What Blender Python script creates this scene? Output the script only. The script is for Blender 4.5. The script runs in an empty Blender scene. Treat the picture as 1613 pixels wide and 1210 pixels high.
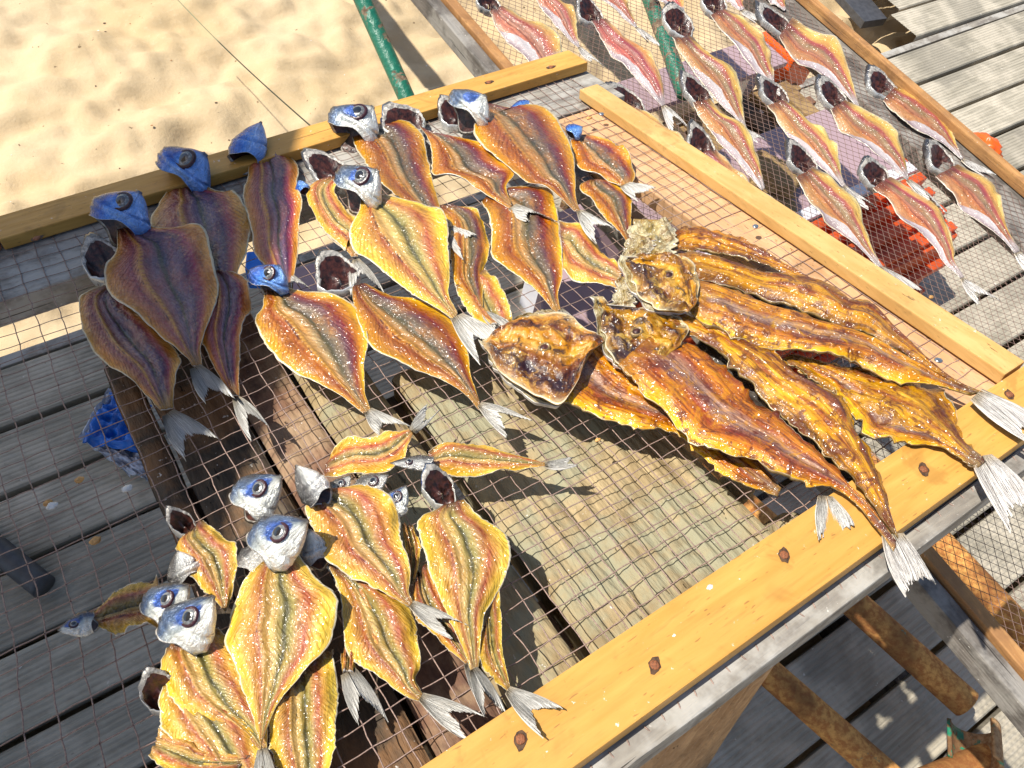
import bpy, bmesh, math, random
import numpy as np
from mathutils import Vector, Matrix
random.seed(7)
SC = bpy.context.scene
COL = SC.collection
# ------------------------------------------------------------------ camera
F, CX, CY = 1205.0, 806.5, 605.0
HC = 1.5
def _d(x, y):
    v = np.array([x-CX, y-CY, F]); return v/np.linalg.norm(v)
_X = _d(3500, -680)
_Y = _d(-800, -1850); _Y = _Y - _X*np.dot(_X, _Y); _Y /= np.linalg.norm(_Y)
_Z = np.cross(_X, _Y)
if _Z[1] > 0: _Z = -_Z
MW = np.array([_X, _Y, _Z])                 # camera axes (right, down, forward) -> world
CAMP = np.array([0, 0, HC])
cam = bpy.data.cameras.new('camera')
cam.sensor_width = 36; cam.lens = 36*F/1613.0
cam.clip_start = .02; cam.clip_end = 3000
camo = bpy.data.objects.new('camera', cam); COL.objects.link(camo)
m4 = Matrix.Identity(4)
for r in range(3):
    m4[r][0] = MW[r][0]; m4[r][1] = -MW[r][1]; m4[r][2] = -MW[r][2]; m4[r][3] = CAMP[r]
camo.matrix_world = m4
SC.camera = camo
# ------------------------------------------------------------------ world, sun, exposure
SUN_EL, SUN_AZ = math.radians(57), (-.80, .60)
W = bpy.data.worlds.new('World'); SC.world = W; W.use_nodes = True
nt = W.node_tree; nt.nodes.clear()
bg = nt.nodes.new('ShaderNodeBackground'); sk = nt.nodes.new('ShaderNodeTexSky'); wo = nt.nodes.new('ShaderNodeOutputWorld')
sk.sky_type = 'NISHITA'; sk.sun_disc = False; sk.sun_elevation = SUN_EL; sk.sun_rotation = math.atan2(SUN_AZ[0], SUN_AZ[1])
bg.inputs['Strength'].default_value = .11
nt.links.new(sk.outputs[0], bg.inputs[0]); nt.links.new(bg.outputs[0], wo.inputs[0])
LD = np.array([-SUN_AZ[0]*math.cos(SUN_EL), -SUN_AZ[1]*math.cos(SUN_EL), -math.sin(SUN_EL)])
sl = bpy.data.lights.new('sun', 'SUN'); sl.energy = 5.0; sl.angle = math.radians(.55); sl.color = (1, .95, .86)
so = bpy.data.objects.new('sun', sl); COL.objects.link(so)
so.rotation_euler = Vector(LD).to_track_quat('-Z', 'Y').to_euler(); so.location = (-2, 2, 5)
SC.view_settings.view_transform = 'Standard'; SC.view_settings.look = 'None'
SC.view_settings.exposure = .42; SC.view_settings.gamma = 1; SC.view_settings.use_curve_mapping = False

# ------------------------------------------------------------------ projection helpers (pixels of the photograph -> points on real planes)
def ray(x, y): return MW @ _d(x, y)
def hitz(x, y, z):
    r = ray(x, y); return CAMP + r*((z-HC)/r[2])
TB = -.25; ZA = .93                         # first rack: plane z = ZA + TB*y
NL = math.hypot(1, TB)
N1 = np.array([0, -TB, 1])/NL
Z2 = .62                                    # second rack: level
N2 = np.array([0, 0, 1.])
def hit1(x, y, h=0.):
    r = ray(x, y); a = ZA + h*NL
    return CAMP + r*((a-HC)/(r[2]-TB*r[1]))
def hit2(x, y, h=0.): return hitz(x, y, Z2+h)
def P1(x, y, h=0.): return np.array([x, y, ZA+TB*y]) + N1*h
def P2(x, y, h=0.): return np.array([x, y, Z2+h])
CR = dict(a=(0,0,3.024), b=(450,0,3.024), c=(700,0,3.024), d=(1113,0,3.024), e=(0,350,3.024), g=(400,300,3.024),
          h=(750,300,3.024), i=(1113,350,3.024), j=(1113,700,2.372), k=(750,650,3.024), m=(0,700,2.372), n=(400,620,2.051), p=(0,0,1.))
def pts(s):
    out = []; f = CR['p']
    for t in s.split():
        if ':' in t: kf, t = t.split(':'); f = CR[kf]
        x, y = t.split(','); out.append((f[0]+float(x)/f[2], f[1]+float(y)/f[2]))
    return out

# ------------------------------------------------------------------ object helpers
def tag(o, label=None, cat=None, group=None, kind=None):
    if label: o['label'] = label
    if cat: o['category'] = cat
    if group: o['group'] = group
    if kind: o['kind'] = kind
    return o
def empty(name, loc, label=None, cat=None, group=None, kind=None):
    o = bpy.data.objects.new(name, None); COL.objects.link(o); o.location = loc; o.empty_display_size = .02
    o['_l'] = list(loc); return tag(o, label, cat, group, kind)
def origin(o):
    if o is None: return np.zeros(3)
    return np.array(o['_l'])
def mk(name, V, Fc, mat, parent=None, uv=None, smooth=True, mi=None):
    """one mesh object; V in world coordinates"""
    V = np.asarray(V, float)
    if parent is None: org = np.zeros(3)
    else: org = origin(parent)
    me = bpy.data.meshes.new(name)
    me.from_pydata((V-org).tolist(), [], Fc)
    mats = mat if isinstance(mat, (list, tuple)) else [mat]
    for m_ in mats: me.materials.append(m_)
    if mi is not None: me.polygons.foreach_set('material_index', mi)
    me.polygons.foreach_set('use_smooth', [smooth]*len(me.polygons))
    if uv is not None:
        ul = me.uv_layers.new(name='UVMap')
        li = np.empty(len(me.loops), dtype=np.int32); me.loops.foreach_get('vertex_index', li)
        ul.data.foreach_set('uv', np.asarray(uv, float)[li].ravel())
    me.update()
    o = bpy.data.objects.new(name, me); COL.objects.link(o); o['_l'] = org.tolist()
    if parent is not None: o.parent = parent
    return o
def gridf(nu, nv, off=0, flip=False):
    f = []
    for i in range(nu-1):
        for j in range(nv-1):
            a = off+i*nv+j; q = (a, a+1, a+nv+1, a+nv)
            f.append(q[::-1] if flip else q)
    return f
def box(name, corners, mat, parent=None, bev=.002, seg=2, kind=None, cuts=0):
    """corners: 8 world points, bottom 4 then top 4 (same winding)"""
    bm = bmesh.new(); org = origin(parent)
    vs = [bm.verts.new((np.asarray(c)-org).tolist()) for c in corners]
    for q in ((3,2,1,0), (4,5,6,7), (0,1,5,4), (1,2,6,5), (2,3,7,6), (3,0,4,7)): bm.faces.new([vs[k] for k in q])
    bmesh.ops.recalc_face_normals(bm, faces=bm.faces)
    if bev: bmesh.ops.bevel(bm, geom=list(bm.edges), offset=bev, segments=seg, affect='EDGES', profile=.6)
    me = bpy.data.meshes.new(name); bm.to_mesh(me); bm.free(); me.materials.append(mat)
    me.polygons.foreach_set('use_smooth', [False]*len(me.polygons))
    o = bpy.data.objects.new(name, me); COL.objects.link(o); o['_l'] = org.tolist()
    if parent is not None: o.parent = parent
    if kind: o['kind'] = kind
    return o
def rbox(name, P, x0, x1, y0, y1, h0, h1, mat, parent=None, bev=.002, **k):
    return box(name, [P(x0,y0,h0), P(x1,y0,h0), P(x1,y1,h0), P(x0,y1,h0), P(x0,y0,h1), P(x1,y0,h1), P(x1,y1,h1), P(x0,y1,h1)], mat, parent, bev, **k)
def tubes(paths, rad, n=6):
    """paths: list of Nx3 arrays; returns V, F"""
    V = []; Fc = []; off = 0
    for pi, pth in enumerate(paths):
        p = np.asarray(pth, float); k = len(p)
        r = rad[pi] if isinstance(rad, list) else rad
        r = np.broadcast_to(np.asarray(r, float), (k,))
        t = np.gradient(p, axis=0); t /= np.linalg.norm(t, axis=1)[:, None]+1e-12
        up = np.array([0, 0, 1.]) if abs(t[0][2]) < .9 else np.array([1., 0, 0])
        a = np.cross(t, up); a /= np.linalg.norm(a, axis=1)[:, None]+1e-12
        b = np.cross(t, a)
        ang = np.arange(n)*2*math.pi/n
        ring = p[:, None, :] + r[:, None, None]*(np.cos(ang)[None, :, None]*a[:, None, :] + np.sin(ang)[None, :, None]*b[:, None, :])
        V.append(ring.reshape(-1, 3))
        for i in range(k-1):
            for j in range(n):
                Fc.append((off+i*n+j, off+i*n+(j+1) % n, off+(i+1)*n+(j+1) % n, off+(i+1)*n+j))
        Fc.append(tuple(off+j for j in range(n))[::-1]); Fc.append(tuple(off+(k-1)*n+j for j in range(n)))
        off += k*n
    return np.vstack(V), Fc
def vnoise(u, v, seed):
    """smooth value noise on arrays u, v"""
    rs = np.random.RandomState(seed % 100000); T = rs.rand(64, 64)
    iu = np.floor(u).astype(int); iv = np.floor(v).astype(int); fu = u-iu; fv = v-iv
    fu = fu*fu*(3-2*fu); fv = fv*fv*(3-2*fv)
    g = lambda a, b: T[a % 64, b % 64]
    return (g(iu, iv)*(1-fu)+g(iu+1, iv)*fu)*(1-fv)+(g(iu, iv+1)*(1-fu)+g(iu+1, iv+1)*fu)*fv
def sstep(a, b, x):
    t = np.clip((x-a)/(b-a), 0, 1); return t*t*(3-2*t)
def resample(P, n):
    P = np.asarray(P, float)
    if len(P) == 2: t = np.linspace(0, 1, n)[:, None]; return P[0]*(1-t)+P[1]*t
    d = np.r_[0, np.cumsum(np.linalg.norm(np.diff(P, axis=0), axis=1))]; d /= d[-1]
    Q = np.vstack([2*P[0]-P[1], P, 2*P[-1]-P[-2]]); s = np.linspace(0, 1, n); out = []
    for x in s:
        i = min(max(np.searchsorted(d, x, 'right')-1, 0), len(P)-2)
        t = (x-d[i])/(d[i+1]-d[i]+1e-9)
        p0, p1, p2, p3 = Q[i], Q[i+1], Q[i+2], Q[i+3]
        out.append(.5*((2*p1)+(-p0+p2)*t+(2*p0-5*p1+4*p2-p3)*t*t+(-p0+3*p1-3*p2+p3)*t**3))
    return np.array(out)

# ------------------------------------------------------------------ material helpers
class NB:
    def __init__(s, name):
        s.m = bpy.data.materials.new(name); s.m.use_nodes = True; s.t = s.m.node_tree; s.n = s.t.nodes
        s.b = s.n['Principled BSDF']
    def L(s, a, b): s.t.links.new(a, b)
    def val(s, inp, v):
        if v is None: return
        if hasattr(v, 'is_linked') or isinstance(v, bpy.types.NodeSocket): s.L(v, inp)
        else: inp.default_value = v
    def math(s, op, a, b=None, c=None, clamp=False):
        n = s.n.new('ShaderNodeMath'); n.operation = op; n.use_clamp = clamp
        s.val(n.inputs[0], a); s.val(n.inputs[1], b); s.val(n.inputs[2], c); return n.outputs[0]
    def comb(s, x, y, z):
        n = s.n.new('ShaderNodeCombineXYZ'); s.val(n.inputs[0], x); s.val(n.inputs[1], y); s.val(n.inputs[2], z); return n.outputs[0]
    def sep(s, v):
        n = s.n.new('ShaderNodeSeparateXYZ'); s.L(v, n.inputs[0]); return n.outputs
    def uv(s): n = s.n.new('ShaderNodeUVMap'); n.uv_map = 'UVMap'; return n.outputs[0]
    def obj(s): n = s.n.new('ShaderNodeTexCoord'); return n.outputs['Object']
    def rnd(s): n = s.n.new('ShaderNodeObjectInfo'); return n.outputs['Random']
    def noise(s, vec, scale, detail=3, rough=.55, dist=0, w=None):
        n = s.n.new('ShaderNodeTexNoise')
        if w is not None: n.noise_dimensions = '4D'; s.val(n.inputs['W'], w)
        if vec is not None: s.L(vec, n.inputs['Vector'])
        n.inputs['Scale'].default_value = scale; n.inputs['Detail'].default_value = detail
        n.inputs['Roughness'].default_value = rough; n.inputs['Distortion'].default_value = dist
        return n.outputs[0]
    def voro(s, vec, scale, feature='F1'):
        n = s.n.new('ShaderNodeTexVoronoi'); n.feature = feature; s.L(vec, n.inputs['Vector']); n.inputs['Scale'].default_value = scale; return n.outputs['Distance']
    def mapr(s, v, a, b, c=0., d=1., smooth=True):
        n = s.n.new('ShaderNodeMapRange'); n.interpolation_type = 'SMOOTHSTEP' if smooth else 'LINEAR'; n.clamp = True
        s.val(n.inputs[0], v)
        for k, x in zip((1, 2, 3, 4), (a, b, c, d)): n.inputs[k].default_value = x
        return n.outputs[0]
    def ramp(s, v, stops, interp='LINEAR'):
        n = s.n.new('ShaderNodeValToRGB'); n.color_ramp.interpolation = interp; s.L(v, n.inputs[0]); e = n.color_ramp.elements
        while len(e) < len(stops): e.new(.5)
        for q, (p, c) in zip(e, stops): q.position = p; q.color = (*c, 1)
        return n.outputs[0]
    def mix(s, f, a, b, mode='MIX'):
        n = s.n.new('ShaderNodeMix'); n.data_type = 'RGBA'; n.blend_type = mode; n.clamp_factor = True
        s.val(n.inputs[0], f)
        for k, x in ((6, a), (7, b)):
            if isinstance(x, tuple): n.inputs[k].default_value = (*x, 1)
            else: s.L(x, n.inputs[k])
        return n.outputs[2]
    def hsv(s, c, h=.5, sa=1., v=1.):
        n = s.n.new('ShaderNodeHueSaturation'); s.L(c, n.inputs['Color']); s.val(n.inputs['Hue'], h); s.val(n.inputs['Saturation'], sa); s.val(n.inputs['Value'], v); return n.outputs[0]
    def mapping(s, v, scale=(1,1,1), rot=(0,0,0), loc=(0,0,0)):
        n = s.n.new('ShaderNodeMapping'); s.L(v, n.inputs[0]); n.inputs['Scale'].default_value = scale; n.inputs['Rotation'].default_value = rot; n.inputs['Location'].default_value = loc; return n.outputs[0]
    def bump(s, h, dist=.001, strength=1., prev=None):
        n = s.n.new('ShaderNodeBump'); n.inputs['Distance'].default_value = dist; n.inputs['Strength'].default_value = strength
        s.L(h, n.inputs['Height'])
        if prev is not None: s.L(prev, n.inputs['Normal'])
        return n.outputs[0]
    def done(s, color, rough=.6, normal=None, metal=0, coat=0, spec=.5, trans=None, coatn=None, coatr=.10):
        b = s.b
        s.val(b.inputs['Base Color'], (*color, 1) if isinstance(color, tuple) else color)
        s.val(b.inputs['Roughness'], rough); s.val(b.inputs['Metallic'], metal)
        b.inputs['Coat Weight'].default_value = coat; b.inputs['Coat Roughness'].default_value = coatr; b.inputs['Specular IOR Level'].default_value = spec
        if normal is not None: s.L(normal, b.inputs['Normal']); s.L(coatn or normal, b.inputs['Coat Normal'])
        if trans:
            n = s.n.new('ShaderNodeBsdfTranslucent'); mx = s.n.new('ShaderNodeMixShader'); mx.inputs[0].default_value = trans
            s.val(n.inputs[0], (*color, 1) if isinstance(color, tuple) else color)
            s.L(b.outputs[0], mx.inputs[1]); s.L(n.outputs[0], mx.inputs[2]); s.L(mx.outputs[0], s.n['Material Output'].inputs[0])
        return s.m

def wood(name, c0, c1, pore=(.2,.1,.03), axis='x', scale=1., rough=.6, bumpd=.0006, pores=True, grey=None, knots=0, spec=.3):
    m = NB(name); o = m.obj(); r = m.rnd()
    v = m.n.new('ShaderNodeVectorMath'); v.operation = 'ADD'; m.L(o, v.inputs[0])
    m.L(m.comb(m.math('MULTIPLY', r, 7.), m.math('MULTIPLY', r, 3.3), 0.), v.inputs[1]); o = v.outputs[0]
    st = {'x': (6, 60, 60), 'y': (60, 6, 60), 'z': (60, 60, 6)}[axis]
    mp = m.mapping(o, scale=tuple(q*scale for q in st))
    g = m.noise(mp, 1.2, 4, .6, .6); g2 = m.noise(m.mapping(o, scale=tuple(q*scale*4 for q in st)), 1., 3, .6)
    big = m.noise(o, 9*scale, 3)
    col = m.mix(m.mapr(g, .3, .7), c0, c1)
    col = m.mix(m.mapr(big, .35, .75, 0, .5), col, tuple(q*.75 for q in c1))
    col = m.mix(m.math('MULTIPLY', m.mapr(g2, .55, .75), .35), col, tuple(q*.55 for q in c1))
    if grey: col = m.mix(m.mapr(m.noise(o, 14*scale, 5, .65), .42, .62), col, grey)
    if pores:
        pz = m.noise(m.mapping(o, scale={'x': (90, 420, 420), 'y': (420, 90, 420), 'z': (420, 420, 90)}[axis]), 1., 1)
        col = m.mix(m.math('MULTIPLY', m.mapr(pz, .68, .76), .6), col, pore)
    sp = m.noise(o, 60, 5, .7)
    col = m.mix(m.mapr(sp, .66, .76, 0, .6), col, tuple(q*.35 for q in c1))
    ck = m.noise(m.mapping(o, scale={'x': (2.5, 150, 150), 'y': (150, 2.5, 150), 'z': (150, 150, 2.5)}[axis]), 1., 3, .6)
    col = m.mix(m.mapr(ck, .685, .71, 0, .75), col, tuple(q*.3 for q in c1))
    col = m.mix(m.mapr(m.noise(o, 16, 4, .7, .6), .56, .68, 0, .42), col, tuple(q*.5 for q in c1))
    col = m.mix(m.mapr(m.noise(o, 130, 3, .7), .68, .74, 0, .7), col, (.78, .74, .66))
    h = m.math('ADD', m.math('MULTIPLY', g, .6), m.math('ADD', m.math('MULTIPLY', g2, .5), m.math('MULTIPLY', m.mapr(ck, .68, .71), -1.5)))
    return m.done(col, m.mapr(g2, .2, .8, rough-.12, rough+.12), m.bump(h, bumpd*2, 1), spec=spec)

M = {}
M['pine'] = wood('yellow pine', (.66, .355, .085), (.54, .27, .055), rough=.5, bumpd=.0003)
M['pine_side'] = wood('pale pine', (.66, .42, .16), (.56, .32, .10), axis='y', rough=.5, bumpd=.0003)
M['pine_red'] = wood('pinkish pine', (.50, .22, .12), (.36, .14, .075), rough=.55)
M['peach'] = wood('peach board', (.66, .40, .22), (.55, .31, .15), axis='y', rough=.6)
M['grey_x'] = wood('weathered grey board', (.33, .30, .25), (.17, .15, .13), rough=.8, bumpd=.0012, pores=False, grey=(.40, .38, .34))
M['grey_y'] = wood('weathered grey side board', (.20, .175, .15), (.09, .08, .07), axis='y', rough=.8, bumpd=.0015, pores=False, grey=(.28, .26, .23))
M['brown_y'] = wood('orange brown board', (.56, .30, .11), (.36, .17, .06), axis='y', rough=.65, bumpd=.001, grey=(.30, .15, .06))
M['plank'] = wood('old ribbed plank', (.46, .35, .19), (.25, .18, .09), axis='y', rough=.85, bumpd=.002, pores=False, grey=(.30, .28, .18))
M['plank_dark'] = wood('dark brown plank', (.115, .085, .055), (.045, .033, .023), axis='y', rough=.8, bumpd=.002, pores=False, grey=(.19, .10, .045))
M['plank_red'] = wood('reddish plank', (.26, .14, .08), (.12, .06, .04), axis='y', rough=.8, bumpd=.0015, pores=False, grey=(.33, .22, .13))
M['leg'] = wood('fluted brown board', (.55, .33, .16), (.36, .20, .09), axis='z', rough=.75, bumpd=.001, pores=False)
M['crate_wood'] = wood('brown crate wood', (.42, .27, .12), (.20, .12, .05), rough=.8, bumpd=.002, pores=False, grey=(.33, .22, .10))

def deckmat():
    m = NB('weathered deck'); o = m.obj(); r = m.rnd()
    g = m.noise(m.mapping(o, scale=(5, 90, 90)), 1., 4, .6, .3)
    b = m.noise(o, 7, 5, .65); s = m.noise(o, 70, 4, .7)
    c = m.mix(m.mapr(g, .3, .7), (.42, .375, .29), (.27, .24, .18))
    c = m.mix(m.mapr(b, .42, .62, 0, .75), c, (.52, .46, .36))
    c = m.mix(m.mapr(m.noise(o, 3.1, 4, .6), .52, .66, 0, .6), c, (.20, .18, .14))
    c = m.mix(m.mapr(b, .62, .75, 0, .5), c, (.24, .22, .15))
    c = m.mix(m.mapr(s, .66, .74, 0, .6), c, (.13, .12, .09))
    c = m.mix(m.mapr(m.noise(o, 42, 3, .6), .70, .74, 0, .8), c, (.68, .64, .56))
    c = m.hsv(c, .5, 1., m.mapr(r, 0, 1, .82, 1.1, False))
    return m.done(c, .72, m.bump(m.math('ADD', g, m.math('MULTIPLY', s, .6)), .0012, 1), spec=.35)
M['deck'] = deckmat()
def sandmat():
    m = NB('sand'); o = m.obj()
    a = m.noise(o, 2.2, 5, .6); b = m.noise(o, 60, 4, .7); s = m.noise(o, 900, 2, .6)
    c = m.mix(m.mapr(a, .35, .65), (.565, .44, .275), (.51, .38, .215))
    c = m.mix(m.mapr(b, .5, .8, 0, .5), c, (.62, .50, .33))
    c = m.mix(m.mapr(s, .60, .72, 0, .55), c, (.30, .20, .12))
    c = m.mix(m.mapr(m.noise(o, 14, 5, .7), .50, .70, 0, .16), c, (.42, .31, .18))
    c = m.mix(m.mapr(m.noise(o, 42, 2, .5), .735, .755, 0, .8), c, (.16, .11, .06))
    return m.done(c, .95, m.bump(m.math('ADD', m.math('MULTIPLY', b, .8), m.math('MULTIPLY', s, .25)), .004, .8), spec=.15)
M['sand'] = sandmat()
def paintmat(name, paint, rust1, rust2, lo, hi, metal=0):
    m = NB(name); o = m.obj()
    f = m.noise(o, 22, 6, .65, .4); f2 = m.noise(o, 90, 4, .65); f3 = m.noise(o, 7, 3)
    ru = m.mix(m.mapr(f2, .35, .65), rust1, rust2)
    ru = m.mix(m.mapr(f3, .45, .6, 0, .75), ru, tuple(q*.35 for q in rust2))
    k = m.mapr(f, lo, hi)
    p = m.mix(m.mapr(f2, .6, .72, 0, .8), paint, tuple(min(1, q*1.8+.12) for q in paint))
    c = m.mix(k, p, ru)
    return m.done(c, m.mapr(f, lo, hi, .35, .85), m.bump(m.math('ADD', m.math('MULTIPLY', f, -1.), m.math('MULTIPLY', f2, .6)), .004, .9))
M['green_pipe'] = paintmat('flaking green paint', (.012, .14, .085), (.30, .22, .14), (.12, .07, .04), .53, .57)
M['rust_pipe'] = paintmat('rusty tube', (.02, .16, .10), (.70, .35, .09), (.42, .15, .035), .30, .36)
def plain(name, c, rough=.5, bs=40, bd=.0005, var=.15, **k):
    m = NB(name); o = m.obj(); n = m.noise(o, bs, 4, .6)
    col = m.mix(m.mapr(n, .35, .65), c, tuple(q*(1-var) for q in c))
    return m.done(col, rough, m.bump(n, bd, 1), **k)
M['knot'] = plain('dark net knots', (.15, .085, .07), .7, 500, .0003, .4)
M['cord'] = plain('pinkish net cord', (.37, .25, .20), .7, 500, .0003, .4)
M['cord2'] = plain('brown net cord', (.24, .15, .12), .7, 500, .0003, .4)
M['string'] = plain('olive string', (.22, .22, .12), .7, 300)
M['nail'] = plain('rusted nail head', (.30, .10, .035), .7, 900, .0006, .5)
M['stain'] = plain('nail stain', (.10, .05, .022), .8, 300, .0002, .6)
M['screw'] = plain('zinc screw', (.5, .5, .5), .3, 300, .0002, .3, metal=.9)
M['mauve'] = plain('mauve plastic', (.48, .34, .365), .33, 6, .0006, .10, trans=.2)
M['white_pl'] = plain('white plastic', (.74, .72, .74), .3, 12, .0008, .12)
M['red_pl'] = plain('red plastic', (.88, .14, .03), .35, 25, .0008, .25, trans=.35)
M['orange_pl'] = plain('orange plastic', (.85, .12, .01), .35, 25, .0008, .15)
M['blue_pl'] = plain('blue plastic film', (.012, .15, .62), .25, 18, .006, .35)
M['bag_white'] = plain('white plastic film', (.55, .58, .66), .35, 22, .006, .2)
M['dark_metal'] = plain('dark metal', (.06, .06, .065), .5, 60, .0006, .3)
M['scrap'] = plain('dried scrap', (.66, .34, .10), .5, 200, .002, .4)
M['scrap_w'] = plain('white scrap', (.75, .72, .66), .6, 200, .002, .2)
M['canvas'] = plain('awning canvas', (.55, .55, .58), .8, 200, .0004, .1)

# ---- fish flesh
def flesh(name, stops, mott, tailc=(.42,.25,.09), headc=(.11,.035,.02), wob=.12, rim=True, lines=1., gloss=.16, line_at=.335, mott_amt=.4, speck=.35, trans=.0, rimw=.018, coat=.95, flank=False, fibre=.32, blotch=.45, groove=True, fibf=15., sat=1.14, crumb=None):
    m = NB(name); uvs = m.sep(m.uv()); u, v = uvs[0], uvs[1]; o = m.obj(); r = m.rnd(); r20 = m.math('MULTIPLY', r, 37.)
    ax = m.math('ABSOLUTE', m.math('SUBTRACT', v, line_at))
    n1 = m.noise(m.comb(m.math('MULTIPLY', u, 3.2), m.math('MULTIPLY', v, 1.6), r20), 1.6, 4, .6)
    vw = m.math('ADD', v, m.math('MULTIPLY', m.math('SUBTRACT', n1, .5), wob), clamp=True)
    base = m.ramp(vw, stops)
    s = m.math('SUBTRACT', m.math('MULTIPLY', u, 46.), m.math('MULTIPLY', ax, 34.))      # slanting muscle bands
    s = m.math('ADD', s, m.math('MULTIPLY', m.noise(m.comb(m.math('MULTIPLY', u, 5.), m.math('MULTIPLY', v, 5.), r20), 1., 3), 5.))
    wv = m.math('POWER', m.math('ABSOLUTE', m.math('SINE', m.math('MULTIPLY', s, 1.9))), 6.)
    wmask = m.mapr(m.noise(m.comb(m.math('MULTIPLY', u, 4.), m.math('MULTIPLY', v, 7.), m.math('ADD', r20, 9.)), 1., 3), .40, .58)
    wv = m.math('MULTIPLY', m.math('MULTIPLY', wv, wmask), m.mapr(ax, .015, .05))
    st = m.noise(m.comb(m.math('MULTIPLY', s, 1.4), m.math('MULTIPLY', v, 4.), r20), 1., 3, .65)
    lg = m.noise(m.comb(m.math('MULTIPLY', u, 5.), m.math('MULTIPLY', v, fibf), r20), 1., 5, .7)   # lengthwise fibres
    mo = m.noise(m.comb(m.math('MULTIPLY', u, 7.), m.math('MULTIPLY', v, 5.), m.math('ADD', r20, 5.)), 1., 5, .68)
    c = m.mix(m.math('MULTIPLY', m.mapr(mo, .44, .66), mott_amt), base, mott)
    c = m.mix(m.mapr(lg, .49, .60, 0, fibre), c, m.hsv(base, .485, 1.15, .30))
    c = m.mix(m.mapr(lg, .44, .36, 0, fibre*.8), c, m.hsv(c, .51, .9, 1.6))
    c = m.mix(m.mapr(m.noise(m.comb(m.math('MULTIPLY', u, 9.), m.math('MULTIPLY', v, 9.), m.math('ADD', r20, 15.)), 1., 5, .7), .55, .70, 0, blotch), c, m.hsv(base, .47, 1.2, .25))
    c = m.mix(m.math('MULTIPLY', m.mapr(st, .48, .66), .40*lines), c, m.hsv(c, .49, 1.15, .48))
    c = m.mix(m.math('MULTIPLY', wv, .42*lines), c, m.hsv(c, .485, 1.1, .48))
    c = m.mix(m.math('MULTIPLY', m.math('MULTIPLY', m.math('SUBTRACT', wmask, wv, None, True), m.mapr(ax, .015, .05)), .30*lines), c, m.hsv(c, .505, .92, 1.5))
    if groove:
        gv = m.math('ABSOLUTE', m.math('SUBTRACT', m.math('ADD', v, m.math('MULTIPLY', m.math('SUBTRACT', n1, .5), .10)), .525))
        c = m.mix(m.math('MULTIPLY', m.mapr(gv, .004, .032, .75, 0), m.math('MULTIPLY', m.mapr(u, .05, .15), m.mapr(u, .7, .9, 1, 0))), c, (.06, .05, .015))
    rib = m.math('POWER', m.math('ABSOLUTE', m.math('SINE', m.math('MULTIPLY', u, 120.))), 2.)
    if lines >= .7 and line_at < .45:
        c = m.mix(m.math('MULTIPLY', m.mapr(ax, .012, .030, .65, 0), rib), c, (.60, .34, .11))
    dl = m.math('MULTIPLY', m.mapr(m.math('ABSOLUTE', m.math('SUBTRACT', m.math('ADD', ax, m.math('MULTIPLY', n1, .04)), .050)), .004, .014, 1, 0), m.mapr(m.noise(m.comb(m.math('MULTIPLY', u, 14.), r20, 0.), 1., 4, .7), .50, .58))
    dl = m.math('MULTIPLY', dl, m.math('MULTIPLY', m.mapr(u, .12, .25), m.mapr(u, .7, .85, 1, 0)))
    dl = m.math('MULTIPLY', dl, m.mapr(v, line_at-.01, line_at+.01, 1, 0))
    c = m.mix(m.math('MULTIPLY', dl, .8*min(1, lines)), c, (.06, .016, .012))
    if flank:
        e = m.math('ADD', v, m.math('MULTIPLY', m.math('SUBTRACT', n1, .5), .16))
        lim = m.mapr(u, .22, .62, .0, .30); k = m.math('SUBTRACT', e, lim)
        sk_ = m.mix(m.mapr(e, .0, .26), m.mix(m.mapr(lg, .4, .6), (.26, .18, .19), (.42, .34, .34)), (.66, .60, .58))
        c = m.mix(m.mapr(k, -.02, .012, 1, 0), c, sk_)
        c = m.mix(m.mapr(u, .82, .97, 0, .9), c, m.mix(m.mapr(lg, .4, .6), (.30, .26, .26), (.62, .58, .56)))
    c = m.mix(m.mapr(m.math('ADD', u, m.math('MULTIPLY', m.math('SUBTRACT', n1, .5), .2)), .86, 1.0, 0, .8), c, tailc)
    c = m.mix(m.mapr(m.math('ADD', u, m.math('MULTIPLY', m.math('SUBTRACT', mo, .5), .2)), .13, .0, 0, .85), c, headc)
    fl = m.noise(o, 520, 3, .7)
    c = m.mix(m.mapr(fl, .60, .78, 0, speck), c, m.hsv(c, .505, .9, 1.6))
    c = m.mix(m.mapr(m.noise(o, 150, 4, .7), .57, .72, 0, .45), c, m.hsv(c, .485, 1.1, .4))
    if crumb:
        cr = m.noise(o, crumb[0], 6, .72, .8); c = m.mix(m.mapr(cr, .50, .68, 0, crumb[3]), c, crumb[1]); c = m.mix(m.mapr(cr, .48, .38, 0, .9), c, crumb[2]); lg = m.math('ADD', lg, m.math('MULTIPLY', cr, 1.2))
    if rim:
        ed = m.math('MINIMUM', v, m.math('SUBTRACT', 1., v))
        ed = m.math('ADD', ed, m.math('MULTIPLY', m.math('SUBTRACT', n1, .5), .05))
        c = m.mix(m.mapr(ed, rimw*.4, rimw*1.3, 1, 0), c, (.78, .68, .48))
    c = m.hsv(c, m.mapr(r, 0, 1, .490, .507, False), sat, m.mapr(m.noise(m.comb(r20, 0., 0.), 1., 0), .3, .7, .74, .98))
    h = m.math('ADD', m.math('MULTIPLY', wv, -.12*lines), m.math('ADD', m.math('MULTIPLY', lg, .5), m.math('MULTIPLY', st, .4*lines)))
    nb = m.bump(h, .0020, .8)
    nb = m.bump(m.noise(o, 150, 3, .6), .0014, .6, nb)
    cn = m.bump(m.noise(o, 220, 1.2, .5), .0042, 1.)
    cn = m.bump(m.noise(o, 420, 1, .5), .0006, 1., cn)
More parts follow.
